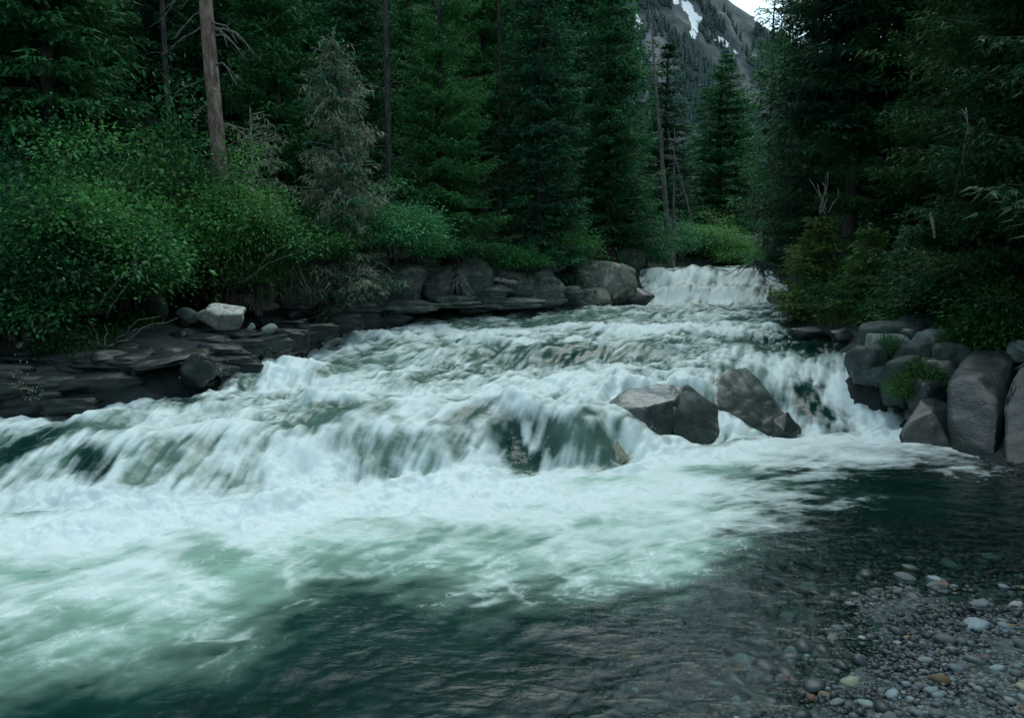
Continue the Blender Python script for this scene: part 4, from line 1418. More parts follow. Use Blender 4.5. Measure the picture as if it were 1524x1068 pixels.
#@@SHRUBS
# ------------------------------------------------------------------ shrubs
def shrub_data(seed, R, H, nclump, leaves, llen, lwid, clump_r=.34, flat=.55):
    rs = np.random.RandomState(seed)
    stems, L_ = [], []
    lob = rs.uniform(.5, 1.25, 7)
    for k in range(nclump):
        az = rs.uniform(0, 6.28)
        el = math.acos(rs.uniform(.02, 1.0)) if k % 4 else rs.uniform(1.1, 1.6)
        rr = rs.uniform(.5, 1.0) * lob[int(az / 6.29 * 7)] * (1.15 if rs.rand() < .12 else 1.0)
        c = np.array([math.cos(az) * math.sin(el) * R * rr, math.sin(az) * math.sin(el) * R * rr, .2 * H + math.cos(el) * H * .82 * rr * rs.uniform(.85, 1.12)])
        if k % 3 == 0:
            b0 = np.array([math.cos(az) * .25 * R * rs.rand(), math.sin(az) * .25 * R * rs.rand(), -.2])
            tt = np.linspace(0, 1, 6)[:, None]
            mid = np.array([c[0] * .35, c[1] * .35, c[2] * .75])
            path = (1 - tt) ** 2 * b0 + 2 * tt * (1 - tt) * mid + tt ** 2 * c + rs.normal(size=(6, 3)) * .03
            stems.append((path, np.linspace(.03, .006, 6)))
        n = int(leaves / nclump * rs.uniform(.5, 1.5))
        cs = rs.uniform(.7, 1.3)
        q = rs.normal(size=(n, 3)) * clump_r * rs.uniform(.55, 1.25) * np.array([1, 1, flat])
        # shoots: leaves strung along short twigs rising out of the clump
        base = c + q
        outw = q / (np.linalg.norm(q, axis=1)[:, None] + 1e-6) + np.array([c[0] / R, c[1] / R, .5]) * .6
        d = outw + rs.normal(size=(n, 3)) * .5
        d[:, 2] -= .25
        d /= np.linalg.norm(d, axis=1)[:, None]
        up = np.array([0, 0, 1.0]) + rs.normal(size=(n, 3)) * .45 + .35 * outw
        s_ = np.cross(d, up)
        s_ /= np.linalg.norm(s_, axis=1)[:, None] + 1e-9
        ln = llen * cs * rs.uniform(.55, 1.35, n)[:, None]
        wd = lwid * cs * rs.uniform(.7, 1.2, n)[:, None]
        p0 = base
        p1 = base + d * ln * .45 + s_ * wd / 2
        p2 = base + d * ln - np.array([0, 0, 1]) * ln * .15
        p3 = base + d * ln * .45 - s_ * wd / 2
        L_.append(np.stack([p0, p1, p2, p3], 1))
    Q = np.concatenate(L_)
    n = len(Q)
    lm = mesh_from('shrub_leaves', Q.reshape(-1, 3), np.arange(n * 4).reshape(n, 4), smooth=False)
    V, Fc = join_tubes(stems, 5)
    sm = mesh_from('shrub_stems', V, Fc)
    sm.materials.append(M_STEM)
    return lm, sm


SHRUBS = [shrub_data(1, 1.5, 2.4, 80, 19000, .086, .052, .30), shrub_data(2, 1.4, 2.0, 70, 16500, .084, .05, .29), shrub_data(3, 1.6, 2.9, 90, 20000, .086, .052, .31), shrub_data(4, 1.0, .9, 40, 7000, .09, .035, .28), shrub_data(5, .7, .5, 26, 3000, .12, .03, .25)]
for lm, _s in SHRUBS:
    lm.materials.append(M_LEAF)


def shrub(kind, px, dist, R, toprow, label, mat=None, name='alder_shrub', cat='shrub', base=None, group=None, lean=0.0, foot=None):
    x, y = at_px(px, dist)
    if foot is not None:
        base = pd(px, foot, dist)[2]
    z = G(x, y) if base is None else base
    lm, sm = SHRUBS[kind]
    R0 = [1.5, 1.4, 1.6, 1.0, .7][kind]
    H0 = [2.4, 2.0, 2.9, .9, .5][kind]
    H = max(.25, top_height(px, toprow, dist, z))
    t = thing(name, label, cat, (x, y, z - .05), (0, lean, _r.uniform(0, 6.28) if not lean else 0), (R / R0, R / R0, H / H0), group)
    lo = obj('leaves', lm, None, t)
    if mat is not None:
        lo.material_slots[0].link = 'OBJECT'
        lo.material_slots[0].material = mat
    obj('stems', sm, None, t)
    return t


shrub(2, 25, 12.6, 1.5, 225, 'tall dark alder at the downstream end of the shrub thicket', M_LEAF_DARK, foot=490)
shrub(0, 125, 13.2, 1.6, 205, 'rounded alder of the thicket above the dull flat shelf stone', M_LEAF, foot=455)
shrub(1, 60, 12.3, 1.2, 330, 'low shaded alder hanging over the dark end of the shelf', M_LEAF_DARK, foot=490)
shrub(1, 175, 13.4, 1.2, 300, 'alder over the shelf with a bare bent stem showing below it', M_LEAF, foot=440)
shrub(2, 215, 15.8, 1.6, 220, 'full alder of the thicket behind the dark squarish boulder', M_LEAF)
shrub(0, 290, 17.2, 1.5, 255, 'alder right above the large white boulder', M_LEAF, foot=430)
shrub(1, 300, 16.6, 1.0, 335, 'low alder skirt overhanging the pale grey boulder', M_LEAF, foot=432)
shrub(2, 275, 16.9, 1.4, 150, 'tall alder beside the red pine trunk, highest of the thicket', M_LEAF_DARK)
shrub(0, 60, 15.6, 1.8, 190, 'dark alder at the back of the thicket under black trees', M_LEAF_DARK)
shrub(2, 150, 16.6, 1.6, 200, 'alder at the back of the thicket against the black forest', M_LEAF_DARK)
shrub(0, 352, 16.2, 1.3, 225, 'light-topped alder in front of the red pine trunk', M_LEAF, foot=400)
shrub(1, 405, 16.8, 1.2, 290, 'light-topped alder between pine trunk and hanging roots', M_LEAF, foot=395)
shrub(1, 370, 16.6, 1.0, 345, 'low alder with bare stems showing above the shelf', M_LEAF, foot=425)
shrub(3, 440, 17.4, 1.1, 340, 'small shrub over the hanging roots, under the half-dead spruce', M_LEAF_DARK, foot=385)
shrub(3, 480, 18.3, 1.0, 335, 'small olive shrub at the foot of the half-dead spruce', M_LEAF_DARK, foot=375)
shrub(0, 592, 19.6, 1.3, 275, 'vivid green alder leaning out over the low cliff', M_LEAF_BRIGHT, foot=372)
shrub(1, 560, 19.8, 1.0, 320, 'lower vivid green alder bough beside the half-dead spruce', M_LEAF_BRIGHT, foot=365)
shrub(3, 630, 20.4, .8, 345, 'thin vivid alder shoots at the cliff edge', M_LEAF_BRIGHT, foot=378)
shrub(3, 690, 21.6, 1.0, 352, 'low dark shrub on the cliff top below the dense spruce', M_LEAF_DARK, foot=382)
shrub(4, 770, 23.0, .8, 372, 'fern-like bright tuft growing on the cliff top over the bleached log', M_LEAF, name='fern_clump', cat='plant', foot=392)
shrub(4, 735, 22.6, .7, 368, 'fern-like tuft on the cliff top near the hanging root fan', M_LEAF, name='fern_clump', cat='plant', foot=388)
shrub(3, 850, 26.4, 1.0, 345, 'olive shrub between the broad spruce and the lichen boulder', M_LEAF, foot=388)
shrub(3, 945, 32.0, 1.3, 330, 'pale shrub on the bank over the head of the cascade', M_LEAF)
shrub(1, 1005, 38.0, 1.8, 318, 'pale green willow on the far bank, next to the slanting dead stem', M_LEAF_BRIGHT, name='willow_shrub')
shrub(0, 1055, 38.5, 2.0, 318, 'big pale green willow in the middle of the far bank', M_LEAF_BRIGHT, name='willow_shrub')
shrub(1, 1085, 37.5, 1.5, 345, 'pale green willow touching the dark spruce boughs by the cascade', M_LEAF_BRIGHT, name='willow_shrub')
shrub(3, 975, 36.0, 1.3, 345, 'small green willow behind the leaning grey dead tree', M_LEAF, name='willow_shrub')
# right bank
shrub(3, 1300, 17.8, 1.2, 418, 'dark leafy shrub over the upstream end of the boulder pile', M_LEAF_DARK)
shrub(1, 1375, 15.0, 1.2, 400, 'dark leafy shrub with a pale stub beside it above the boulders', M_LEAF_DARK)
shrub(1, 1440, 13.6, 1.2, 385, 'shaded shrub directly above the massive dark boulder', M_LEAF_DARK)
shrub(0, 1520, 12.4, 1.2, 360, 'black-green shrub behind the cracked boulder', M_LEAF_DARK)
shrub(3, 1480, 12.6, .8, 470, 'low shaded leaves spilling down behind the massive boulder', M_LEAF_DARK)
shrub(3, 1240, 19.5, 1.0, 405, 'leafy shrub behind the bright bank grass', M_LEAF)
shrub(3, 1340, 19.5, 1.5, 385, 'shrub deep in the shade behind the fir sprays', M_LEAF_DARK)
for px, dist, R, row, lab, b_ in [(1327, 12.3, .22, 522, 'bright weed tuft growing between the pale dome and the brownish boulder', 1.02), (1375, 11.5, .27, 556, 'leafy weeds filling the crack under the mid grey block', .72), (1352, 11.5, .24, 578, 'weed tuft beside the tilted slab boulder, lower than the other weeds', .52), (1428, 12.4, .2, 506, 'small weed tuft on top of the bank pile', 1.15), (1345, 12.3, .16, 545, 'tiny yellow-green tuft under the brownish boulder', .8)]:
    shrub(4, px, dist, R, row, lab, M_LEAF_DARK, name='weed_tuft', cat='plant', base=b_)
for px, dist, R, row, lab in [(95, 12.0, .55, 480, 'low leafy sprig drooping onto the dark shelf below the alders'), (115, 11.8, .45, 505, 'second low sprig on the shelf, just nearer the water')]:
    shrub(3, px, dist, R, row, lab, M_LEAF_DARK, name='leafy_sprig', cat='plant')


# grass and ground cover: uncountable
def scatter_blades(name, n, xr, yr, h, wd, mat, seed, dmin=.15, dmax=8, clump=2.2):
    rs = np.random.RandomState(seed)
    x = rs.uniform(*xr, n)
    y = rs.uniform(*yr, n)
    d, v = shore_info(x, y)
    k = (d > dmin) & (d < dmax) & (fbm2(x * clump, y * clump, 3, seed) > -.3)
    x, y = x[k], y[k]
    z = ground(x, y)
    b = np.stack([x, y, z - .02], -1)
    dr = rs.normal(size=b.shape) * np.array([.5, .5, .1]) + np.array([0, 0, 1.0])
    T = spray_tris(b, b + dr * (h * rs.uniform(.4, 1.2, len(b)))[:, None], wd, rs)
    return tag(obj(name, tri_mesh(name, T), mat), None, None, kind='stuff')


scatter_blades('grass', 9000, (7.0, 10.5), (16.5, 23.5), .32, .03, M_GRASS, 3, .1, 2.6)
scatter_blades('undergrowth', 26000, (4, 16), (9.5, 30), .28, .06, M_LEAF_DARK, 4, .9, 9)
scatter_blades('undergrowth', 50000, (-16, 5), (11, 33), .28, .06, M_LEAF_DARK, 5, 1.6, 12)
scatter_blades('undergrowth', 16000, (4, 14), (29, 48), .4, .09, M_LEAF, 6, .5, 9)

# ------------------------------------------------------------------ roots, logs, dead stems
def rooty(name, label, cat, px, py, dist, seed, n, length, spread, r, mat, down=True):
    c = pd(px, py, dist)
    rs = np.random.RandomState(seed)
    parts = []
    for k in range(n):
        tt = np.linspace(0, 1, 8)
        a = rs.normal() * spread
        f_ = rs.uniform(.5, 1.0)
        sgn = -1 if down else 1
        path = np.stack([a * tt + .05 * length * np.sin(tt * rs.uniform(4, 9) + k) + rs.normal() * .12 * spread, -rs.uniform(.05, .35) * np.sin(tt * 2.2) + .08 * np.cos(tt * 5 + k), sgn * length * f_ * tt ** rs.uniform(.8, 1.5) + .04 * np.sin(tt * 11 + k)], -1)
        parts.append((path, np.linspace(r * rs.uniform(.6, 1.1), r * .3, 8)))
        if k % 2:
            p0 = path[rs.randint(2, 5)]
            t2 = np.linspace(0, 1, 5)
            parts.append((p0 + np.stack([rs.normal() * .3 * length * t2, -.1 * t2, sgn * .4 * length * t2 + .03 * np.sin(8 * t2)], -1), np.linspace(r * .5, r * .2, 5)))
    V, Fc = join_tubes(parts, 6)
    o = obj(name, mesh_from(name, V, Fc), mat, loc=c)
    return tag(o, label, cat)


rooty('hanging_roots', 'tangle of pale roots hanging under the bank below the half-dead spruce', 'roots', 500, 368, 18.6, 1, 12, 1.1, .45, .028, M_BARK_GREY)
rooty('hanging_roots', 'thin grey roots dangling at the shelf end beneath the light-topped alder', 'roots', 432, 375, 16.9, 2, 7, .95, .4, .022, M_BARK_GREY)
rooty('hanging_roots', 'bleached fan of roots spread down the cliff foot', 'roots', 684, 412, 20.5, 3, 9, .62, .2, .022, M_BARK_GREY)
rooty('hanging_roots', 'curved pale root arching at the cliff corner near the dark cave', 'roots', 545, 372, 19.0, 4, 3, .9, .5, .03, M_BARK_GREY)
rooty('root_tangle', 'dark root tangle arching over the head of the upper cascade', 'roots', 1125, 388, 28.6, 5, 12, .85, .6, .035, M_BARK)
rooty('dead_stems', 'thin dead stems rising under the shaded alders over the shelf', 'dead branch', 150, 470, 12.4, 6, 5, 1.5, .8, .016, M_BARK_GREY, down=False)  # dead stems and twigs, most still standing rather than fallen
rooty('dead_stems', 'bare dead twigs lying on the dark shelf below the alders', 'dead branch', 165, 515, 11.9, 7, 7, .5, .5, .012, M_BARK_GREY, down=False)
rooty('dead_stems', 'bare grey shrub stems standing above the white boulder', 'dead branch', 335, 430, 15.9, 8, 8, 1.2, .7, .014, M_BARK_GREY, down=False)
rooty('dead_stems', 'bare forked dead branch leaning beside the dark spruce trunk over the bank', 'dead branch', 1225, 318, 20.6, 9, 5, 1.1, .7, .022, M_WOOD, down=False)
rooty('hanging_lichen_branch', 'pale lichened dead twig hanging in the black boughs', 'dead branch', 1428, 165, 12.5, 10, 3, 1.3, .10, .012, M_BARK_GREY)
rooty('dead_stems', 'thin bent stems rising from the weeds behind the boulder pile', 'dead branch', 1350, 455, 14.6, 11, 6, 1.2, .5, .014, M_BARK_GREY, down=False)


def log_thing(label, a, b, r0, r1, mat, seed):
    p, q = pd(*a), pd(*b)
    tt = np.linspace(0, 1, 9)[:, None]
    rs = np.random.RandomState(seed)
    path = (q - p) * tt + rs.normal(size=(9, 3)) * r0 * .15
    V, Fc = join_tubes([(path, np.linspace(r0, r1, 9))], 12)
    return tag(obj('driftwood_log', mesh_from('driftwood_log', V, Fc), mat, loc=p), label, 'log')


log_thing('short bleached log lodged in the cliff between two rock blocks', (732, 414, 22.3), (768, 421, 22.0), .07, .06, M_WOOD, 1)
log_thing('thin dark fallen stem slanting through the shaded shrubs', (1340, 455, 14.0), (1390, 380, 14.4), .03, .02, M_BARK_GREY, 2)

_p = pd(1391, 354, 12.6)
_q = pd(1385, 318, 12.6)
_V, _F = join_tubes([(np.stack([_p - _p, (_q - _p) * .5 + np.array([.01, 0, 0]), _q - _p, (_q - _p) * 1.02 + np.array([-.01, 0, 0])]), [.02, .024, .034, .02])], 10)
tag(obj('broken_stub', mesh_from('broken_stub', _V, _F), M_WOOD, loc=tuple(_p)), 'short pale broken branch stub among the shaded shrubs', 'dead branch')

# ------------------------------------------------------------------ near gravel bank
PEB_COL = [('grey', (0.135, 0.165, 0.168)), ('dark', (0.038, 0.054, 0.056)), ('bluish', (0.2, 0.25, 0.258)), ('pale', (0.27, 0.29, 0.27)), ('ochre', (0.2, 0.15, 0.085)), ('reddish', (0.15, 0.085, 0.07)), ('brown', (0.12, 0.095, 0.065)), ('greenish', (0.26, 0.28, 0.2))]


def stone_mat(name, col, rough):
    m, nt, out = new_mat(name)
    L = nt.links.new
    tc = nd(nt, 'ShaderNodeTexCoord')
    oi = nd(nt, 'ShaderNodeObjectInfo')
    n = nd(nt, 'ShaderNodeTexNoise', Scale=3.0, Detail=7.0, Roughness=0.7)
    L(tc.outputs['Object'], n.inputs['Vector'])
    c = ramp(nt, n.outputs['Fac'], [(0.3, tuple(k * .65 for k in col)), (0.7, tuple(min(1, k * 1.3) for k in col))])
    hs = nd(nt, 'ShaderNodeHueSaturation')
    L(c, hs.inputs['Color'])
    L(math_n(nt, 'ADD', math_n(nt, 'MULTIPLY', oi.outputs['Random'], .7), .65), hs.inputs['Value'])
    b = nd(nt, 'ShaderNodeBsdfPrincipled', Roughness=rough)
    b.inputs['Specular IOR Level'].default_value = .3
    L(hs.outputs['Color'], b.inputs['Base Color'])
    L(b.outputs[0], out.inputs['Surface'])
    return m


M_PEB = {k: stone_mat('pebble_' + k, c, (.45 if k == 'dark' else .75)) for k, c in PEB_COL}
peb_mesh = [chisel_mesh('pebble', (1, .74, .46), 500 + i, 10, 2, .05, soft=26) for i in range(8)]
rs = np.random.RandomState(42)
NP = 30000
ny_ = 3.2 * np.exp(rs.rand(NP) * 1.15)
npx = rs.uniform(760, 1640, NP)
pxs = (npx - CX) / F * ny_
sd, sv = shore_info(pxs, ny_)
size = .0175 * np.exp(np.abs(rs.normal(size=NP)) * .6)
size = np.where(rs.rand(NP) < .05, size * 2.0, size)
ok = (sd > -3.2) & (rs.rand(NP) < np.where(sd > -.15, 1.0, np.exp((sd + .15) * .35)))
pxs, ny_, sd, size = pxs[ok], ny_[ok], sd[ok], np.minimum(size[ok], .13)
size = np.where(sd < -.1, size * 1.7, size)
pzv = ground(pxs, ny_)
pzv = np.where(sd < 0, np.minimum(pzv, level(pxs, ny_) - size * .34 + .012), pzv)
col_p = rs.choice(8, len(pxs), p=[.48, .20, .19, .035, .012, .022, .046, .015])
col_p = np.where((sd < .6) & (rs.rand(len(sd)) < .75 * sstep(.7, .1, sd)), 1, col_p)
vis = size / ny_
qx, qy = project(pxs, ny_, pzv)
vis = np.where((qx > -20) & (qx < 1544) & (qy < 1090) & (sd > -1.3), vis, 0)
order = np.argsort(-vis)
big = set(order[:270].tolist())
NAMED = [('pale cream flat stone, widest of the dry gravel', 1268, 1018, 40, 'greenish'), ('ochre flat stone at the damp edge of the gravel', 1392, 907, 22, 'ochre'), ('tan rounded stone just inside the damp edge', 1352, 951, 20, 'ochre'), ('white pebble beside the tan rounded stone', 1335, 957, 14, 'pale'),
         ('bluish grey block stone near the bottom of the gravel', 1288, 1050, 34, 'bluish'), ('light grey cobble at the waterline, larger than its neighbours', 1455, 902, 36, 'bluish'), ('whitish cobble at the waterline beside the light grey one', 1512, 903, 26, 'pale'), ('smooth grey oval stone on the dry gravel', 1492, 927, 28, 'bluish'),
         ('long grey sliver stone lying on the gravel', 1450, 932, 44, 'bluish'), ('upright grey stone set in the middle of the dry gravel', 1388, 1030, 30, 'bluish'), ('pale stone in wet shallows, long and flat', 1160, 901, 28, 'pale'), ('dark wet cobble half out of the shallows', 1180, 985, 44, 'dark'),
         ('big grey brown cobble in the shallows at the bottom', 1128, 1046, 40, 'brown'), ('dark wet cobble at the bottom of the shallows', 1210, 1022, 42, 'dark'), ('red stone near the bottom of the dry gravel', 1398, 1060, 18, 'reddish'), ('small red stone on the dry gravel', 1466, 978, 14, 'reddish'),
         ('white quartz pebble at the shallow edge', 1328, 876, 16, 'pale'), ('pinkish grey pebble above the tan rounded stone', 1284, 952, 18, 'pale'), ('grey slab cobble awash in shallow water', 1204, 880, 46, 'grey'), ('brown mottled cobble at the dark wet edge', 1226, 1036, 24, 'brown')]
for lab, px, py, w, ck in NAMED:
    # find where the picture ray meets the bank
    dd_ = np.linspace(3.4, 9, 400)
    pts = np.array([pd(px, py, q) for q in dd_])
    gz = ground(pts[:, 0], pts[:, 1])
    i = int(np.argmax(pts[:, 2] < gz)) if (pts[:, 2] < gz).any() else 0
    p = pts[i]
    s = w / F * p[1]
    o = obj('cobble', peb_mesh[px % 8].copy(), M_PEB[ck], loc=(p[0], p[1], gz[i] + s * .08))
    o.scale = (s, s, s * .9)
    o.rotation_euler = (rs.normal() * .15, rs.normal() * .15, rs.uniform(-.5, .5))
    tag(o, lab, 'stone')
lab_of = {0: ('grey pebble among many alike in the near gravel bank', 'grey pebbles of the near gravel bank'), 1: ('dark wet pebble among many alike at the edge of the pool', 'dark wet pebbles at the pool edge'), 2: ('bluish grey pebble among many alike in the near gravel', 'bluish pebbles of the near gravel bank'), 3: ('whitish pebble scattered in the near gravel bank', 'whitish pebbles of the near gravel bank'),
          4: ('ochre pebble scattered in the near gravel bank', 'ochre pebbles of the near gravel bank'), 5: ('reddish pebble scattered in the near gravel bank', 'reddish pebbles of the near gravel bank'), 6: ('brown pebble scattered in the near gravel bank', 'brown pebbles of the near gravel bank'), 7: ('pale greenish pebble scattered in the near gravel', 'greenish pebbles of the near gravel bank')}
small = {k: [] for k in range(8)}
cache = {}
base_v = [np.array([v.co for v in m_.vertices]) for m_ in peb_mesh]
base_f = [np.array([p.vertices[:] for p in m_.polygons]) for m_ in peb_mesh]
peb_cols = None
lowm = []
for i in range(8):
    bm = bmesh.new()
    bmesh.ops.create_icosphere(bm, subdivisions=1, radius=.5)
    rr_ = np.random.RandomState(600 + i)
    for v in bm.verts:
        v.co = Vector((v.co.x * rr_.uniform(.8, 1.15), v.co.y * .78 * rr_.uniform(.8, 1.15), v.co.z * .55 * rr_.uniform(.8, 1.15)))
    lowm.append((np.array([v.co for v in bm.verts]), np.array([[v.index for v in f.verts] for f in bm.faces])))
    bm.free()
rot_a = rs.uniform(0, 6.28, len(pxs))
for i in range(len(pxs)):
    k = int(col_p[i])
    s = size[i]
    z = pzv[i] + s * .12
    if i in big:
        key = (i % 8, k)
        if key not in cache:
            me = peb_mesh[i % 8].copy()
            me.materials.append(M_PEB[PEB_COL[k][0]])
            cache[key] = me
        o = obj('pebble', cache[key], None, loc=(pxs[i], ny_[i], z))
        o.scale = (s, s, s)
        o.rotation_euler = (rs.normal() * .2, rs.normal() * .2, rot_a[i])
        tag(o, lab_of[k][0], 'pebble', lab_of[k][1])
    else:
        small[k].append(i)
for k, ids in small.items():
    if not ids:
        continue
    VV, FF, off = [], [], 0
    for i in ids:
        v, f = lowm[i % 8]
        ca, sa = math.cos(rot_a[i]), math.sin(rot_a[i])
        w = np.stack([v[:, 0] * ca - v[:, 1] * sa, v[:, 0] * sa + v[:, 1] * ca, v[:, 2]], -1) * size[i] + np.array([pxs[i], ny_[i], pzv[i] + size[i] * .1])
        VV.append(w)
        FF.append(f + off)
        off += len(v)
    o = obj('gravel', mesh_from('gravel', np.vstack(VV), np.vstack(FF)), M_PEB[PEB_COL[k][0]])
    tag(o, None, None, kind='stuff')

# ------------------------------------------------------------------ mountain up the valley
mx = np.linspace(-420, 760, 240)
my = np.linspace(420, 1150, 130)
MX, MY = np.meshgrid(mx, my)
crest_h = np.interp(MX, [-420, 60, 150, 201, 228, 251, 285, 330, 420, 760], [430, 420, 320, 268, 247, 229, 205, 178, 150, 190]) - 9
cy = 800 + 60 * fbm2(MX * .004, MX * .0 + 3, 2, 3)
face = np.clip((MY - 480) / (cy - 480), 0, 1)
MZ = np.where(MY < cy, crest_h * face ** 1.15, crest_h - (MY - cy) * .35)
ridge = np.abs(fbm2(MX * .016 + MY * .003, MY * .004, 4, 9)) * 14 + fbm2(MX * .03, MY * .03, 4, 12) * 5 + np.abs(fbm2(MX * .06 + MY * .02, MY * .03, 4, 19)) * 6
MZ = MZ - ridge * sstep(0, .3, face) * np.where(MY < cy, sstep(0, 60, cy - MY), 1)
MZ = np.maximum(MZ, 6)
mm, _ = grid_mesh('mountain', MX, MY, MZ)
mqx, mqy = project(MX, MY, MZ)
mt_mesh_noise = fbm2(MX * .05, MY * .05, 4, 15)
snow = np.zeros_like(MX)
for cx_, cy_, rx, ry, rot in [(k_[0], k_[1], k_[2] * 1.5, k_[3] * 1.9, k_[4]) for k_ in [(946, 32, 14, 5, 55), (1026, 14, 9, 4, 70), (1034, 36, 10, 3.5, 80), (1041, 28, 5, 3, 60), (1032, 52, 6, 2.5, 80), (1075, 60, 7, 3, 20), (1084, 66, 6, 2, 30), (1092, 80, 6, 2.5, 10), (1016, 98, 5, 2.2, 0), (1124, 85, 6, 2, 10), (1060, 57, 4, 2, 20), (1050, 12, 6, 2, 60), (1006, 2, 8, 3, 40)]]:
    a = math.radians(rot)
    dx, dy = mqx - cx_ + 1.5 * mt_mesh_noise, mqy - cy_ + 1.5 * mt_mesh_noise
    u = (dx * math.cos(a) + dy * math.sin(a)) / rx
    v = (-dx * math.sin(a) + dy * math.cos(a)) / ry
    snow = np.maximum(snow, np.exp(-(u * u + v * v)) * (MY < cy + 5))
attr(mm, 'snow', snow)
scree = np.clip(np.exp(-(((mqx - 978 - .25 * (mqy - 80)) / 26) ** 2 + ((mqy - 90) / 45) ** 2)) * 1.5 + .25 * mt_mesh_noise, 0, 1)
attr(mm, 'scree', scree)
m, nt, out = new_mat('mountain_scree')
L = nt.links.new
geo = nd(nt, 'ShaderNodeNewGeometry')
n1 = nd(nt, 'ShaderNodeTexNoise', Scale=.05, Detail=10.0, Roughness=.7)
L(geo.outputs['Position'], n1.inputs['Vector'])
n2 = nd(nt, 'ShaderNodeTexNoise', Scale=.35, Detail=6.0, Roughness=.7)
L(geo.outputs['Position'], n2.inputs['Vector'])
rockc = ramp(nt, n1.outputs['Fac'], [(.38, (.04, .056, .056)), (.5, (.085, .105, .105)), (.62, (.16, .18, .18))])
asc = nd(nt, 'ShaderNodeAttribute', attribute_name='scree')
rockc = mix_c(nt, math_n(nt, 'MULTIPLY', asc.outputs['Fac'], .8), rockc, (.22, .23, .23))
rockc = mix_c(nt, .5, rockc, ramp(nt, n2.outputs['Fac'], [(.3, (.5,) * 3), (.7, (1.0,) * 3)]), 'MULTIPLY')
asn = nd(nt, 'ShaderNodeAttribute', attribute_name='snow')
sn = ramp(nt, math_n(nt, 'ADD', asn.outputs['Fac'], math_n(nt, 'MULTIPLY', math_n(nt, 'SUBTRACT', n2.outputs['Fac'], .5), .9)), [(.45, (0,) * 3), (.52, (1,) * 3)])
cc = mix_c(nt, sn, rockc, (.82, .84, .86))
b = nd(nt, 'ShaderNodeBsdfPrincipled', Roughness=.9)
b.inputs['Specular IOR Level'].default_value = .1
L(cc, b.inputs['Base Color'])
L(b.outputs[0], out.inputs['Surface'])
tag(obj('mountain', mm, m), None, None, kind='structure')

# the far wood on the mountain: small firs, too many and too far to pick apart
rs = np.random.RandomState(9)
n = 16000
tx_ = rs.uniform(60, 420, n)
ty_ = rs.uniform(490, 800, n)
ii = np.clip(np.searchsorted(mx, tx_), 1, len(mx) - 1)
jj = np.clip(np.searchsorted(my, ty_), 1, len(my) - 1)
fx_ = (tx_ - mx[ii - 1]) / (mx[ii] - mx[ii - 1])
fy_ = (ty_ - my[jj - 1]) / (my[jj] - my[jj - 1])
tz_ = (MZ[jj - 1, ii - 1] * (1 - fx_) + MZ[jj - 1, ii] * fx_) * (1 - fy_) + (MZ[jj, ii - 1] * (1 - fx_) + MZ[jj, ii] * fx_) * fy_
tqx, tqy = project(tx_, ty_, tz_)
dens = fbm2(tx_ * .06, ty_ * .06, 3, 45)
dens = dens - dens.mean()
sc_ = np.exp(-(((tqx - 978 - .25 * (tqy - 80)) / 28) ** 2 + ((tqy - 92) / 42) ** 2))
near_snow = np.interp(0, [0], [0])
keep_t = (dens > -.1 + 1.7 * sc_) & (snow[jj - 1, ii - 1] < .3)
tx_, ty_, tz_ = tx_[keep_t], ty_[keep_t], tz_[keep_t]
hh = rs.uniform(4.5, 11, len(tx_))
VV, FF = [], []
ang = np.linspace(0, 6.283, 5, endpoint=False)
for q, (z0, z1, r_) in enumerate(((0.05, .6, .2), (.3, .85, .15), (.55, 1.0, .1))):
    ring = np.stack([tx_[:, None] + np.cos(ang)[None] * (hh * r_)[:, None], ty_[:, None] + np.sin(ang)[None] * (hh * r_)[:, None], (tz_ + hh * z0)[:, None] + np.zeros(5)[None]], -1)
    tipp = np.stack([tx_, ty_, tz_ + hh * z1], -1)[:, None]
    V = np.concatenate([ring, tipp], 1)
    off = (np.arange(len(tx_)) * 6)[:, None, None] + q * len(tx_) * 6
    Fq = np.array([[j, (j + 1) % 5, 5] for j in range(5)])[None] + off
    VV.append(V.reshape(-1, 3))
    FF.append(Fq.reshape(-1, 3))
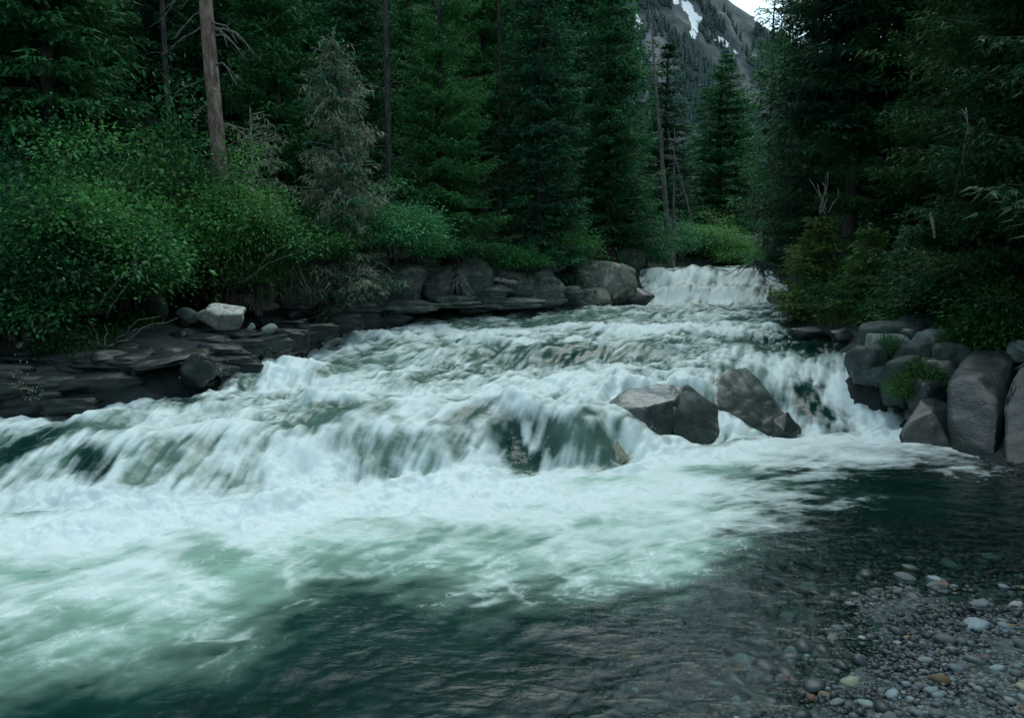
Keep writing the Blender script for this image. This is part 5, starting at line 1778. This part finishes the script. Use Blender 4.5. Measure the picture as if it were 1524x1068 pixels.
tag(obj('mountain_wood', mesh_from('mountain_wood', np.vstack(VV), np.vstack(FF), smooth=False), leaf_mat('mountain_fir_needles', (0.03, 0.058, 0.048), (0.06, 0.1, 0.085), .1, .8, .1, .0, .02)), None, None, kind='stuff')

# ------------------------------------------------------------------ spray thrown up by the fall
def spray(name, spots, n, seed, zsc, r0):
    rs = np.random.RandomState(seed)
    bm = bmesh.new()
    bmesh.ops.create_icosphere(bm, subdivisions=1, radius=1.0)
    v0 = np.array([v.co for v in bm.verts])
    f0 = np.array([[v.index for v in f.verts] for f in bm.faces])
    bm.free()
    VV, FF = [], []
    k = 0
    for (px, py, z, sx, sz) in spots:
        c = pz(px, py, z)
        arcs = [(rs.normal() * sx * 2.2, rs.normal() * sx, abs(rs.normal()) * sz * 1.6 + .02) for _ in range(9)]
        for q in range(n):
            ax_, ay_, ah_ = arcs[q % 9]
            t = rs.rand()
            spread = .02 + .05 * t
            p = c + np.array([rs.normal() * sx * .6 + ax_ * t, ay_ * t, ah_ * 4 * t * (1 - t) - .02]) + rs.normal(size=3) * spread
            r = r0 * rs.uniform(.4, 1.5)
            VV.append(v0 * np.array([1, 1, rs.uniform(1, 2.4)]) * r + p)
            FF.append(f0 + k * len(v0))
            k += 1
    m_, nt, out = new_mat('spray_water')
    b = nd(nt, 'ShaderNodeBsdfPrincipled', Roughness=.3)
    b.inputs['Base Color'].default_value = (.8, .87, .87, 1)
    nt.links.new(b.outputs[0], out.inputs['Surface'])
    return tag(obj(name, mesh_from(name, np.vstack(VV), np.vstack(FF)), m_), None, None, kind='stuff')


spray('spray', [(40, 592, .66, .07, .16), (270, 560, .76, .07, .12), (322, 556, .78, .08, .10)], 80, 1, 1, .003)
spray('spray', [(430, 530, .84, .3, .05), (250, 745, .1, .5, .05), (480, 715, .15, .4, .05), (720, 690, .2, .3, .06), (620, 560, .84, .4, .03), (900, 545, .85, .4, .03), (960, 650, .15, .2, .06), (1200, 630, .12, .3, .05), (1290, 622, .12, .25, .06), (150, 750, .08, .5, .04), (1180, 530, .9, .3, .05), (1040, 405, 2.1, .8, .05)], 90, 2, 1, .0028)
